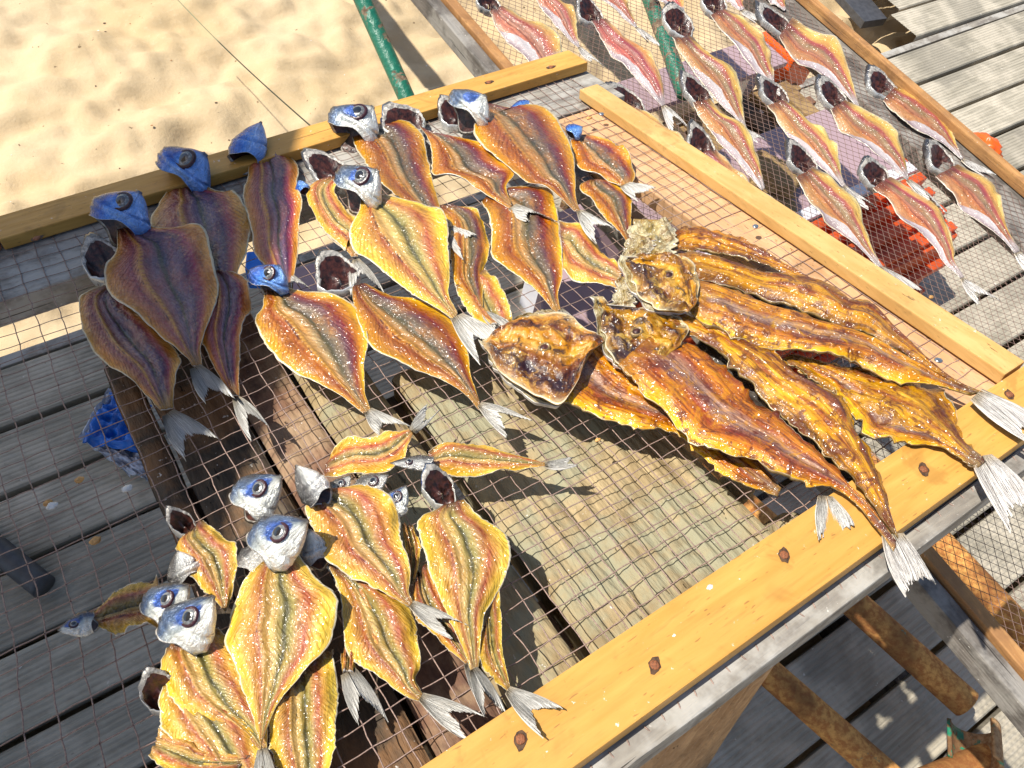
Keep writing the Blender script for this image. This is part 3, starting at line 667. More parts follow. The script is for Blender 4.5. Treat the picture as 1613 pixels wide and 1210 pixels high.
rack2 = empty('drying_rack', (1.1, .5, 0), 'farther level drying rack behind with finer diamond netting and rows of slim pink fish', 'drying rack')
rbox('rail', P2, .7185, .738, -1.0, 2.9, -.018, .012, M['brown_y'], rack2, bev=.002)
rbox('frame_board', P2, .690, .716, -1.0, 2.9, -.035, .004, M['grey_y'], rack2, bev=.003)
rbox('rail', P2, 1.428, 1.446, -1.0, 2.9, .001, .022, M['brown_y'], rack2, bev=.002)
rbox('frame_board', P2, 1.335, 1.452, -1.0, 2.9, -.032, -.0012, M['grey_y'], rack2, bev=.003)
rbox('frame_board', P2, 0.74, 1.33, 2.8, 2.88, -.032, -.0012, M['grey_x'], rack2, bev=.003)
for (xx, yy) in ((.692, -.6), (1.40, -.6), (.692, 2.82), (1.40, 2.82)):
    rbox('leg', lambda x, y, h: np.array([x, y, h]), xx, xx+.045, yy, yy+.045, -.3 if yy > 1 else .001, Z2-.036, M['grey_y'], rack2)
# diamond net
def dianet(x0, x1, y0, y1, sx, sy, seed):
    rs = np.random.RandomState(seed); paths = []; K = []
    nx = int((x1-x0)/sx); ny = int((y1-y0)/sy)
    def pt(i, j):                      # i in columns, j rows (half offset)
        x = x0+i*sx; y = y0+j*sy
        x += .010*(vnoise(np.array([x*6+3]), np.array([y*6+3]), seed)[0]-.5); y += .012*(vnoise(np.array([x*6+33]), np.array([y*6+3]), seed)[0]-.5)
        h = .003*(vnoise(np.array([x*9+33]), np.array([y*9+3]), seed)[0]-.5)
        return np.array([min(max(x, x0), x1)+rs.uniform(-.0006, .0006), y+rs.uniform(-.0006, .0006), Z2+h])
    cache = {}
    def g(i, j):
        if (i, j) not in cache: cache[(i, j)] = pt(i, j)
        return cache[(i, j)]
    for s in range(-ny, nx+1):
        p = [g(s+j, j) for j in range(0, ny+1) if 0 <= s+j <= nx]
        if len(p) > 2: paths.append(np.array(p))
    for s in range(0, nx+ny+1):
        p = [g(s-j, j)+[0, 0, .0003] for j in range(0, ny+1) if 0 <= s-j <= nx]
        if len(p) > 2: paths.append(np.array(p))
    K = np.array([v for v in cache.values()])
    return paths, K
net('net', P2, None, None, .00046, M['cord2'], rack2, jit=.0006, sub=2, seed=21, sub_=0, dia=dianet(.735, 1.43, -.40, 1.95, .0145, .0195, 21))
# ================================================================== THINGS BELOW AND BESIDE THE RACKS
PW = lambda x, y, h: np.array([x, y, h])
t = empty('mauve_board', (1.45, 1.12, 0), 'narrow mauve plastic board above the dark crate grid, below the top of the farther rack', 'board')
rbox('top', PW, 1.15, 1.80, 1.065, 1.185, .235, .25, M['mauve'], t, bev=.003)
for x in (1.2, 1.7): rbox('foot', PW, x, x+.04, 1.09, 1.15, .001, .234, M['white_pl'], t)
o = rbox('orange_crate_lid', PW, 1.815, 1.93, 1.06, 1.20, .14, .25, M['orange_pl'], None, bev=.006); tag(o, 'bright orange plastic box end beside the narrow mauve board', 'box')
t = empty('mauve_board', (1.3, .72, 0), 'wide mauve plastic board with glossy glare, under the middle of the farther rack', 'board')
rbox('top', PW, .745, 1.83, .625, .875, .236, .25, M['mauve'], t, bev=.003)
rbox('foot', PW, .80, .86, .66, .84, .001, .235, M['white_pl'], t); rbox('foot', PW, 1.7, 1.76, .66, .84, .001, .235, M['white_pl'], t)
t = empty('striped_tape', (1.9, .8, 0), 'orange and white checked strip at the right end of the wide mauve board', 'strip')
for k in range(5): rbox('band', PW, 1.845, 1.905, .60+k*.07, .668+k*.07, .225, .246, M['orange_pl'] if k % 2 == 0 else M['white_pl'], t, bev=.002)
# brown slatted crate between the two boards
t = empty('slatted_crate', (1.4, .96, 0), 'old brown wooden crate of crossing slats between the two mauve boards', 'crate')
for k in range(9): rbox('slat', PW, 1.08+k*.085, 1.08+k*.085+.05, .885, 1.055, .18+random.uniform(-.004, .004), .20, M['crate_wood'] if k % 3 else M['plank_dark'], t, bev=.003)
for k in range(3): rbox('slat', PW, 1.04, 1.86, .895+k*.062, .925+k*.062, .150, .178, M['crate_wood'] if k != 1 else M['plank_red'], t, bev=.003)
rbox('bottom', PW, 1.06, 1.84, .89, 1.05, .02, .04, M['plank_dark'], t)
for x in (1.06, 1.80):
    for y in (.89, 1.02): rbox('corner_post', PW, x, x+.03, y, y+.03, .041, .149, M['crate_wood'], t)
# bark lump
rs = np.random.RandomState(4)
def lump(name, c, r, mat, seed, sq=(1, 1, .6), n=18):
    V = []; 
    for i in range(n+1):
        for j in range(n*2):
            a, b = math.pi*i/n, math.pi*j/n
            d = np.array([math.sin(a)*math.cos(b), math.sin(a)*math.sin(b), math.cos(a)])
            k = 1+.5*(vnoise(np.array([d[0]*2.5+9+seed]), np.array([d[1]*2.5+d[2]*2.2+9]), seed)[0]-.5)+.25*(vnoise(np.array([d[0]*6+29+seed]), np.array([d[1]*6+d[2]*6+29]), seed)[0]-.5)
            V.append(np.asarray(c)+d*r*k*np.array(sq))
    Fc = []
    w = n*2
    for i in range(n):
        for j in range(w): Fc.append((i*w+j, (i+1)*w+j, (i+1)*w+(j+1) % w, i*w+(j+1) % w))
    return mk(name, np.array(V), Fc, mat)
o = lump('bark_lump', hitz(1215, 275, .27)-[0, 0, 0], .055, M['crate_wood'], 3, (1, 1.3, .35)); tag(o, 'rough brown lump of bark on the wide mauve board', 'bark')
o = lump('bark_lump', hitz(1222, 325, .25), .045, M['crate_wood'], 6, (1, 1.2, .4)); tag(o, 'crumbly yellow brown lump of bark just behind the pale rail, nearest the red crate', 'bark')
# red crate with stepped ribs
t = empty('red_crate', (1.35, .5, 0), 'red plastic crate with stepped ribs and white back rim, standing on the deck', 'crate')
def quadbox(name, a, b, mat, par):             # a: bottom 4, b: top 4
    return box(name, [np.array(q, float) for q in list(a)+list(b)], mat, par, bev=.003)
quadbox('body', [(.90,.33,.002),(1.60,.33,.002),(1.70,.60,.002),(.90,.60,.002)], [(.90,.40,.215),(1.80,.40,.215),(1.86,.602,.215),(.90,.602,.215)], M['red_pl'], t)
for k, (y, z) in enumerate(((.425, .232), (.475, .238), (.53, .244), (.575, .25))):
    rbox('rib', PW, .90, 1.80+.012*k, y-.012, y+.014, .2155, z, M['red_pl'], t, bev=.004)
for k, z in enumerate((.04, .10, .16)):
    yy = .33+.07*z/.215-.004; xe = 1.60+.20*z/.215
    rbox('rib', PW, .90, xe, yy-.018, yy+.004, z, z+.022, M['red_pl'], t, bev=.004)
rbox('rim', PW, .90, 1.87, .592, .624, .249, .262, M['white_pl'], t, bev=.004)
for (x0, x1) in ((1.33, 1.40), (1.50, 1.53), (1.70, 1.76)):
    rbox('handle', PW, x0, x1, .53, .575, .247, .256, M['orange_pl'], t, bev=.004)
o = lump('orange_float', hitz(1545, 232, .10), .045, M['orange_pl'], 9, (1, 1.4, .8)); tag(o, 'orange float peeking out beyond the right rail of the farther rack', 'float')
# boards lying on the sand beyond the deck
t = empty('loose_boards', (2.6, 1.3, 0), 'grey deck boards with a dark bar beyond the far corner of the sand gap', 'boards')
a4 = [hitz(*q, -.03) for q in ((1318, -14), (1362, 34), (1398, 29), (1362, -14))]
box('dark_bar', [q-[0, 0, .03] for q in a4]+a4, M['dark_metal'], t, bev=.002)
for k in range(5):
    V, Fc = deck_board_mesh(1.30+.1475*k, 2.74+.05*(k % 2)+.02*k, 5.2, 90+k); mk('deck_board', V, Fc, M['deck'], t, smooth=False)
# bag on the deck
def ribbon(name, Lw, Rw, mat, parent=None, nu=40, nv=20, thick=.0, nrm=N2, relief=None, sm=True, under=None):
    """sheet between two world polylines; thick > 0 makes a closed solid"""
    A = resample(Lw, nu); B = resample(Rw, nu)
    v = np.linspace(0, 1, nv); u = np.linspace(0, 1, nu); U, Vv = np.meshgrid(u, v, indexing='ij')
    G = A[:, None, :]*(1-v)[None, :, None]+B[:, None, :]*v[None, :, None]
    top, bot = relief(U, Vv, np.linalg.norm(B-A, axis=1)) if relief else (np.zeros_like(U), None)
    nr = np.asarray(nrm)
    T = G+nr*top[..., None]; uvc = np.stack([U, Vv], -1).reshape(-1, 2)
    if not thick: return mk(name, T.reshape(-1, 3), gridf(nu, nv), mat, parent, uv=uvc)
    Bt = G+nr*bot[..., None]
    V = np.vstack([T.reshape(-1, 3), Bt.reshape(-1, 3)]); n0 = nu*nv
    F1, F2 = gridf(nu, nv), gridf(nu, nv, n0, True); F3 = []
    per = [(i, 0) for i in range(nu)]+[(nu-1, j) for j in range(1, nv)]+[(i, nv-1) for i in range(nu-2, -1, -1)]+[(0, j) for j in range(nv-2, 0, -1)]
    idx = [i*nv+j for i, j in per]
    for a, b in zip(idx, idx[1:]+idx[:1]): F3.append((b, a, n0+a, n0+b)[::-1])
    Fc = F1+F2+F3
    return mk(name, V, Fc, [mat, under or mat], parent, uv=np.vstack([uvc, uvc]), mi=[0]*len(F1)+[1]*(len(F2)+len(F3)))
def crumple(amp, sc, seed):
    def f(U, V, w):
        n = vnoise(U*sc+seed, V*sc+seed, seed)+.5*vnoise(U*sc*2.3+seed, V*sc*2.3+seed, seed+1); n = np.abs(n-.75)
        return amp*(1-n*1.6), amp*(1-n*1.6)-.003
    return f
t = empty('plastic_bag', hitz(190, 690, 0), 'crumpled blue and white plastic bag on the shaded deck against the dark planks', 'bag')
ribbon('blue_film', [hitz(*q, .03) for q in ((184, 622), (160, 662), (136, 706))], [hitz(*q, .03) for q in ((240, 640), (238, 690), (222, 718))], M['blue_pl'], t, thick=1, relief=crumple(.035, 5, 3))
ribbon('white_film', [hitz(*q, .01) for q in ((140, 704), (165, 722), (205, 752))], [hitz(*q, .01) for q in ((215, 704), (236, 728), (250, 765))], M['bag_white'], t, thick=1, relief=crumple(.03, 6, 7))
ribbon('white_edge', [hitz(*q, .02) for q in ((176, 622), (152, 660), (130, 700))], [hitz(*q, .025) for q in ((188, 624), (166, 664), (146, 706))], M['bag_white'], t, thick=1, relief=crumple(.03, 4, 9))
a4 = [hitz(*q, .30) for q in ((385, 425), (450, 425), (440, 392), (388, 396))]
t = tag(box('blue_box', [q-[0, 0, .06] for q in a4]+a4, M['blue_pl'], None, bev=.004), 'blue plastic box seen through the netting below the two left fish', 'box')
a4 = [hitz(*q, .28) for q in ((455, 500), (505, 480), (500, 412), (450, 425))]
tag(box('mauve_box', [q-[0, 0, .05] for q in a4]+a4, M['mauve'], None, bev=.004), 'small mauve plastic box under the netting beside the tail of the shaded fish', 'box')
a4 = [hitz(*q, .42) for q in ((855, 560), (985, 560), (985, 425), (850, 450))]
tag(box('mauve_box', [q-[0, 0, .10] for q in a4]+a4, M['mauve'], None, bev=.004), 'mauve plastic box under the nearer netting left of the big amber fish heads', 'box')
a4 = [hitz(*q, .42) for q in ((985, 372), (1110, 372), (1060, 322), (955, 300))]
tag(box('mauve_box', [q-[0, 0, .10] for q in a4]+a4, M['mauve'], None, bev=.004), 'mauve plastic box under the nearer netting above the big amber fish, beside the pale rail', 'box')
o = tube_obj('dark_pipe', hitz(-60, 820, .025), hitz(70, 925, .025), .022, M['dark_metal']); tag(o, 'dark metal pipe lying on the shaded deck at the left', 'pipe')
# awning never in view, added to cast the shade over the left side
aw = empty('added_awning', (-1.4, 1.4, 0), 'grey canvas awning on two poles, unseen, added to shade the racks from the left', 'added_awning')
def sh(p, z): p = np.asarray(p); return p - LD*((z-p[2])/(-LD[2]))*-1 if False else p + (-LD)*((z-p[2])/(-LD[2]))
ed = [sh(hit1(*q), 2.3) for q in ((478, 230), (432, 420), (395, 560), (300, 760), (262, 960), (215, 1230))]
rear = sh(hitz(60, 512, 0), 2.3)[1]
e0 = ed[0]+(ed[0]-ed[1])*((rear-ed[0][1])/((ed[0]-ed[1])[1]))
ed = [e0]+ed; ed.append(ed[-1]+(ed[-1]-ed[-2])*2.5)
poly = ed+[np.array([-3.4, ed[-1][1], 2.3]), np.array([-3.4, rear, 2.3])]
n = len(poly); V = [p for p in poly]+[p+[0, 0, .01] for p in poly]
mk('canvas', np.array(V), [tuple(range(n)), tuple(range(n, 2*n))[::-1]]+[(i, n+i, n+(i+1) % n, (i+1) % n) for i in range(n)], M['canvas'], aw, smooth=False)
for (x, y) in ((-3.3, 2.0), (-3.3, -.4)): tube_obj('pole', (x, y, -.2), (x, y, 2.3), .025, M['dark_metal'], aw)

# ================================================================== FISH
HITS = {1: (hit1, N1), 2: (hit2, N2)}
def tail_fin(rack, base, t1, t2, hw, hb, ht, parent, mat, seed, notch=.5, name='tail_fin'):
    hit, nr = HITS[rack]; rs = np.random.RandomState(seed)
    b = hit(*base, hb); a = hit(*t1, ht); c = hit(*t2, ht)
    ax = (a+c)/2-b; ln = np.linalg.norm(ax); ax /= ln
    sd = np.cross(nr, ax); sd /= np.linalg.norm(sd)
    if np.dot(a-c, sd) < 0: sd = -sd
    nt_ = b+((a+c)/2-b)*notch
    V = []; uv = []; Fc = []; nr_ = 15; K = 7
    for lobe, (tip, s) in enumerate(((a, 1), (c, -1))):
        off = len(V); cols = nr_*2
        for k in range(cols):
            q = k/(cols-1)
            st = b + sd*s*hw*(1-q*.95)
            q2 = q**1.15
            en = tip*(1-q2)+nt_*q2
            ray_i = k//2; rj = rs.uniform(-.10, .05) if k % 2 == 0 else rj
            en = st+(en-st)*(1+rj+(.03 if q < .15 else 0))
            # outer edge bows outward
            for i in range(K):
                w = i/(K-1); p = st*(1-w)+en*w + sd*s*(.10*ln*math.sin(w*math.pi)*(1-q))*.55
                p = p+nr*((.0011 if k % 2 else -.0007)*(1-w*.3)+.004*math.sin(w*2.3+q*3+seed)*w)
                V.append(p); uv.append((w, q+lobe*1.3))
        Fc += gridf(cols, K, off)
    n0 = len(V); V = np.array(V); V2 = V-nr*.0005
    Fc2 = [tuple(n0+i for i in f[::-1]) for f in Fc]
    return mk(name, np.vstack([V, V2]), Fc+Fc2, mat, parent, uv=uv+uv)
def side_head(rack, N, S, Hpx, dors, h, parent, mat, seed, eye=True, rise=.024, esz=.29):
    hit, nr = HITS[rack]; rs = np.random.RandomState(seed)
    rise *= Hpx/42; n = hit(*N, h+.010); s = hit(*S, h+.010+rise); A = s-n; L = np.linalg.norm(A); A /= L
    tc = CAMP-(n+s)/2; dist = np.linalg.norm(tc); tc /= dist
    Wd = .45*nr+.55*tc; Wd -= A*np.dot(A, Wd); Wd /= np.linalg.norm(Wd)
    D = np.cross(A, Wd)
    dw = hit(*dors, h+.016)-n
    if np.dot(D, dw) < 0: D = -D
    H = Hpx*1.0*dist/F; nt_, na = 26, 36
    V = []; uv = []
    def prof(t): return max(.08, (1-max(0, (t-.16)/.84)**1.7)**.9)*(.80+.20*sstep(0, .22, t))
    for i in range(nt_):
        t = i/(nt_-1); hh = H*prof(t); ww = .56*H*prof(t)**.8; sh_ = -.10*H*t*t
        for j in range(na):
            ph = 2*math.pi*j/na; cph, sph = math.cos(ph), math.sin(ph)
            back = sstep(-.35, .35, -sph); low = sstep(.55, -.35, cph); tt_ = max(0, 1-t/.42)
            bulge = (-.62*back*(1-abs(cph)**2)*(.35+.65*low) + .20*(1-back)*low*max(0, sph) - .10*(1-back)*(1-low))*H*tt_
            dent = 1-.17*math.exp(-((t-.33-.10*cph*cph)/.03)**2)*(sph > 0)*(cph < .6) + .05*math.exp(-((t-.26-.10*cph*cph)/.03)**2)*(sph > 0) - .13*math.exp(-((cph+.45+.5*(1-t))/.10)**2)*(t > .62)*(sph > -.5)
            wr_ = 1+.10*(vnoise(np.array([t*7+seed]), np.array([abs(ph-math.pi)*3+seed*1.]), seed)[0]-.5)*min(1, 3*t+.3)
            dent *= wr_*(1-.10*math.exp(-((t-.12-.1*cph)/.03)**2)*(sph > 0))
            V.append(n+A*(t*L+bulge)+D*(hh*cph*dent+sh_)+Wd*(ww*sph*dent)); uv.append((t, (1+cph)/2))
    F1 = []
    w = na
    for i in range(nt_-1):
        for j in range(w): F1.append((i*w+j, i*w+(j+1) % w, (i+1)*w+(j+1) % w, (i+1)*w+j))
    F1.append(tuple((nt_-1)*w+j for j in range(w)))
    hd = mk('head', np.array(V), F1, mat, parent, uv=uv)
    # lip and cavity
    R0 = np.array(V[:na]); cen = R0.mean(0)
    rings = [(1.0, 0.), (1.035, -.02), (.93, .03), (.80, .22), (.5, .45), (.1, .5)]
    VV = np.vstack([cen+(R0-cen)*k+A*L*d for k, d in rings]); FF = []; mi = []
    for q in range(len(rings)-1):
        for j in range(na): FF.append((q*na+j, (q+1)*na+j, (q+1)*na+(j+1) % na, q*na+(j+1) % na)); mi.append(0 if q < 2 else 1)
    mk('gill_cavity', VV, FF, [M['lip'], M['cavity']], hd, mi=mi)
    if eye:
        t = .56; hh = H*prof(t); ww = .56*H*prof(t)**.8; off = .10
        cph = off*H/hh; sph = math.sqrt(max(.05, 1-cph*cph))
        c = n+A*t*L+D*(off*H-.10*H*t*t)+Wd*(ww*sph-.02*H)
        e = esz*H; prs = [(1.20, -.14), (1.10, .05), (.98, .10), (.84, .06), (.80, .11), (.60, .20), (.50, .23), (.46, .24), (.3, .28), (.01, .30)]
        ms = [0, 0, 0, 1, 1, 1, 2, 2, 2]; EV = []; EF = []; em = []; ne = 24
        nn_ = Wd*.9+D*.3+A*.15; nn_ /= np.linalg.norm(nn_); e1 = A-nn_*np.dot(A, nn_); e1 /= np.linalg.norm(e1); e2 = np.cross(nn_, e1)
        for rr, hz_ in prs:
            for j in range(ne):
                a = 2*math.pi*j/ne; EV.append(c+e*(rr*(math.cos(a)*e1*1.05+math.sin(a)*e2)+nn_*hz_))
        for q in range(len(prs)-1):
            for j in range(ne): EF.append((q*ne+j, q*ne+(j+1) % ne, (q+1)*ne+(j+1) % ne, (q+1)*ne+j)); em.append(ms[q])
        mk('eye', np.array(EV), EF, [M['iris_ring'], M['iris'], M['pupil']], hd, mi=em)
    return hd
def bowl_head(rack, C, S, rbpx, h, parent, mat, seed, lipw=1., depth=.016, rapx=None):
    if mat is M['head_pale']: mat = M['head_grey']
    """gutted head seen from the cut side: dark hollow with a pale pointed rim towards the snout"""
    hit, nr = HITS[rack]; c = hit(*C, h+.004); s = hit(*S, h+.008); A = s-c; L = np.linalg.norm(A); A /= L
    B = np.cross(nr, A); dist = np.linalg.norm(CAMP-c); rb = rbpx*dist/F; ra = rapx*dist/F if rapx else L*.86; na = 40; rs = np.random.RandomState(seed)
    def ring(k, z, lipx=0.):
        out = []
        for j in range(na):
            a = 2*math.pi*j/na; ca, sa = math.cos(a), math.sin(a)
            f = max(0, ca); ext = (L-ra*.9)*f**5*lipx
            r_ = k*.93*(1+.07*math.sin(2*a+seed)+.06*math.sin(3*a+seed*1.7)+.04*math.sin(5*a+seed*2)+(.035*math.sin(11*a+seed)+.03*math.sin(17*a+seed) if k > .6 else .10*math.sin(9*a+seed)))
            inn = max(0, (1.0-k)/.5); out.append(c-A*(ra*.20*min(1, inn*3)*lipw)+A*(ra*ca*r_*(1-.12*min(1, inn*3)*lipw)+ext)+B*(rb*sa*r_*(1-.12*f**3*lipx))+nr*(z+.010*f**2*(1 if k > .6 else .4)-.004*(ca < 0)*abs(ca)))
        return out
    rr = [ring(1.02, -.010, 1), ring(1.10, -.002, 1), ring(1.06, .003, 1.), ring(1.02, .004, .45*lipw), ring(.93, .001, .15), ring(.80, -.006), ring(.5, -.009), ring(.04, -.006)]
    V = np.array(sum(rr, [])); uv = []
    for q in range(8):
        for j in range(na): uv.append((.35, .15+.75*max(0, math.cos(2*math.pi*j/na))))
    Fc = []; mi = []
    for q in range(7):
        for j in range(na): Fc.append((q*na+j, (q+1)*na+j, (q+1)*na+(j+1) % na, q*na+(j+1) % na)[::-1]); mi.append(0 if q < 3 else (1 if q < 4 else 2))
    return mk('head', V, Fc, [mat, M['lip'] if mat is not M['head_blue'] else mat, M['cavity']], parent, uv=uv, mi=mi)
FISH = []
def fish(matn, rack, L, R, hs, tail=None, head=None, label='', group='', cat='split fish', name='split_fish', cup=.10, thick=.0048, seed=None, fin='fin', notch=.5, kind='A', nu=64, nv=32):
    hit, nr = HITS[rack]; seed = seed or len(FISH)*17+5; rs = np.random.RandomState(seed)
    Lp, Rp = pts(L), pts(R); h0, h1 = hs
    def lift(P): 
        k = len(P); return np.array([hit(p[0], p[1], h0+(h1-h0)*i/(k-1)) for i, p in enumerate(P)])
    A = resample(lift(Lp), nu); B = resample(lift(Rp), nu)
    dirn = (B-A); wd = np.linalg.norm(dirn, axis=1); dn = dirn/wd[:, None]; u = np.linspace(0, 1, nu)
    rg = 2.2 if kind == 'C' else .6
    jj = lambda s: rg*(.0022*(vnoise(u*9+s, u*0+s, s)-.5)+.0022*(vnoise(u*24+s, u*0+s, s+1)-.5)+.0016*(vnoise(u*60+s, u*0+s, s+2)-.5)+.003*np.maximum(0, vnoise(u*34+s, u*0+s, s+7)-.78)*4)*np.minimum(1, wd/.03)
    jA, jB = jj(seed+1), jj(seed+2)
    W0 = wd.max()
    def relief(U, V, w):
        k = np.minimum(1, w/W0)[:, None]; e = np.minimum(V, 1-V); s2 = (2*V-1)
        if kind in 'AB':
            cv = .55+1.1*rs.rand()
            base = cup*cv*W0*.36*(s2**2)*k
            base = base + .006*(vnoise(U*3+seed, V*2+seed, seed)-.5)*k + .012*k*sstep(.14, 0, e)*(vnoise(U*8+seed, V*0+(V > .5)*7, seed+3)-.42)+.005*k*(vnoise(U*5+seed, V*4+seed, seed+31)-.5)
            t_ = thick*k**.6*(.22+.78*sstep(0, .16, e))
            t_ = t_ + .0022*k*np.exp(-((V-.335)/.028)**2) - .0022*k*np.exp(-((V-.40)/.03)**2)
            t_ = t_ - .0030*k*np.exp(-((V-.53-.03*np.sin(U*7+seed))/.035)**2) + .0024*k*np.exp(-((V-.70)/.09)**2)+.0012*k*np.exp(-((V-.2)/.08)**2)
            ax = np.abs(V-.335)
            t_ = t_ + .0010*k*np.abs(np.sin(U*75))*np.exp(-((V-.335)/.022)**2)
            t_ = t_ + .00032*k*np.sin((U*46-ax*30)*2*math.pi*.55+2*vnoise(U*9+seed, V*6+seed, seed+8))*sstep(.03, .1, ax)*sstep(0, .1, e)*sstep(.95, .8, U)
        else:
            base = cup*W0*.3*(s2**2)*k + .010*(vnoise(U*4+seed, V*2.5+seed, seed)-.5)*k + .008*k*sstep(.15, 0, e)*(vnoise(U*14+seed, V*0+(V > .5)*7, seed+3)-.5)
            t_ = thick*k**.5*(.25+.75*sstep(0, .2, e)) + .0032*k*(vnoise(V*6+seed, U*3+seed, seed+9)-.5)+.003*k*(vnoise(U*11+seed, V*5+seed, seed+10)-.5)+.0022*k*np.abs(vnoise(U*16+seed, V*11+seed, seed+12)-.5)*2
        t_ = t_ + .0016*k*(vnoise(U*15+seed, V*9+seed, seed+41)-.5) + .0011*(vnoise(U*26+seed, V*16+seed, seed+4)-.5)+.0008*(vnoise(U*60+seed, V*34+seed, seed+5)-.5)
        t_ = np.maximum(t_, .0007)
        return base+t_, base
    c = (A.mean(0)+B.mean(0))/2
    g = empty(name, c, label, cat, group)
    # build ribbon directly from arrays
    U, Vv = np.meshgrid(u, np.linspace(0, 1, nv), indexing='ij'); v = np.linspace(0, 1, nv)
    G = A[:, None, :]*(1-v)[None, :, None]+B[:, None, :]*v[None, :, None]
    G = G - dn[:, None, :]*(jA[:, None]*np.exp(-v/.07)[None, :])[..., None] + dn[:, None, :]*(jB[:, None]*np.exp(-(1-v)/.07)[None, :])[..., None]
    top, bot = relief(U, Vv, wd); T = (G+nr*top[..., None]).reshape(-1, 3); Bt = (G+nr*bot[..., None]).reshape(-1, 3)
    uvc = np.stack([U, Vv], -1).reshape(-1, 2); n0 = nu*nv
    F1, F2, F3 = gridf(nu, nv), gridf(nu, nv, n0, True), []
    per = [i*nv for i in range(nu)]+[(nu-1)*nv+j for j in range(1, nv)]+[i*nv+nv-1 for i in range(nu-2, -1, -1)]+[j for j in range(nv-2, 0, -1)]
    for a, b in zip(per, per[1:]+per[:1]): F3.append((a, b, n0+b, n0+a))
    mk('body', np.vstack([T, Bt]), [f[::-1] for f in F1+F2+F3] if np.dot(np.cross(T[nv+1]-T[0], T[1]-T[0]), nr) < 0 else F1+F2+F3, [M[matn], M['skin'] if kind in 'AB' else M['skin_amber']], g, uv=np.vstack([uvc, uvc]), mi=[0]*len(F1)+[1]*(len(F2)+len(F3)))
    if tail:
        tp = pts(tail); hw = max(.003, np.linalg.norm(B[-1]-A[-1])*.55)
        tail_fin(rack, tp[0], tp[1], tp[2], hw, h1+.002, h1+.003, g, M[fin], seed, notch)
    if head:
        if head[0] == 'side':
            _, N, S, Hp, D, mt = head[:6]; N, S, D = pts(N)[0], pts(S)[0], pts(D)[0]
            side_head(rack, N, S, Hp, D, h0, g, M[mt], seed, **(head[6] if len(head) > 6 else {}))
        else:
            _, C, S, rb, mt = head[:5]
            bowl_head(rack, pts(C)[0], pts(S)[0], rb, h0, g, M[mt], seed, **(head[5] if len(head) > 5 else {}))
    FISH.append(g); return g
GA = 'butterflied fish on the nearer rack'; GB = 'slim butterflied fish on the farther rack'; GC = 'large amber dried fish on the nearer rack'
# ---- nearer rack, shaded group at the left
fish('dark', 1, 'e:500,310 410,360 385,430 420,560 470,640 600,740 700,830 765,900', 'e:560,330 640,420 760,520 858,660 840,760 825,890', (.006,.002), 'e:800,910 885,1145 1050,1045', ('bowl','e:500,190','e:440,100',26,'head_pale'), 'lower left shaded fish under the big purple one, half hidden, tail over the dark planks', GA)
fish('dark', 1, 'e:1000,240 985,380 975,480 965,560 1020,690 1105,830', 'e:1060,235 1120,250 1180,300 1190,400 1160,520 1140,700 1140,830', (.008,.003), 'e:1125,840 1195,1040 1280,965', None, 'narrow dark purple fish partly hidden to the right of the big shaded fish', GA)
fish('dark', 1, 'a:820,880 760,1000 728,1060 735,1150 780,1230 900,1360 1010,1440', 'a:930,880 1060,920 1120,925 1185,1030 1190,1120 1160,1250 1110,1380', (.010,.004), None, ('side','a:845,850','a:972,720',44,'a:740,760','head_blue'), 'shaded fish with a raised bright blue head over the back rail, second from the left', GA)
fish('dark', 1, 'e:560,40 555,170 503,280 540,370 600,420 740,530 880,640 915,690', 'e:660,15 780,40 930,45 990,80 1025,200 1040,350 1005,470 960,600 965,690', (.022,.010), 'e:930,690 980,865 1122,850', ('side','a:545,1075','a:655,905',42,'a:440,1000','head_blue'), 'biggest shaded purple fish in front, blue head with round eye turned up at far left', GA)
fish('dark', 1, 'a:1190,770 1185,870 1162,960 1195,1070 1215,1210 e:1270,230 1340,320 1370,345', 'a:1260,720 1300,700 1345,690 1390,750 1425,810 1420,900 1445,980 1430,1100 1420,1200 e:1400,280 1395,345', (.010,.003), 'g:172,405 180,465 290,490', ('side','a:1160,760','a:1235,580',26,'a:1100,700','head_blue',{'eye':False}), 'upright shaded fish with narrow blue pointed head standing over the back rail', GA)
# ---- nearer rack, sunlit upper group
fish('purple', 1, 'g:1085,50 1130,190 1130,330 1200,390 1330,470 1400,540 1435,590', 'g:1220,0 1400,0 1440,100 1462,250 1470,400 1450,500 1465,590', (.006,.002), 'h:400,570 470,650 530,690', None, 'broad amber and dark fish amid the upper pile, tail against the big heads', GA)
fish('gold', 1, 'h:410,300 415,400 480,440 580,460 690,480', 'h:395,160 500,180 600,280 690,380', (.004,.004), None, None, 'golden fish lying sideways just left of the big amber heads, tail hidden', GA)
fish('gold', 1, 'g:960,480 1000,560 1060,620 1120,650', 'g:1100,390 1170,460 1220,580 1235,640', (.002,.002), None, None, 'small patch of a golden fish showing lowest under the upper pile', GA)
fish('gold', 1, 'b:190,860 105,910 130,1010 200,1120 290,1200 g:350,220 440,290 465,320', 'b:330,850 g:390,0 440,100 490,150 500,230 495,320', (.006,.006), 'g:485,330 460,480 625,480', ('bowl','b:205,815','b:105,755',28,'head_pale'), 'golden fish at the left of the sunlit pile, hollow dark head near back rail', GA)
fish('purple', 1, 'g:870,80 935,180 940,300 950,430 1010,500 1080,575', 'g:960,75 1060,110 1110,200 1120,310 1092,400 1090,575', (.008,.004), 'g:1088,580 1160,680 1240,650', None, 'small golden fish wedged between two larger ones in the middle of the upper pile', GA)
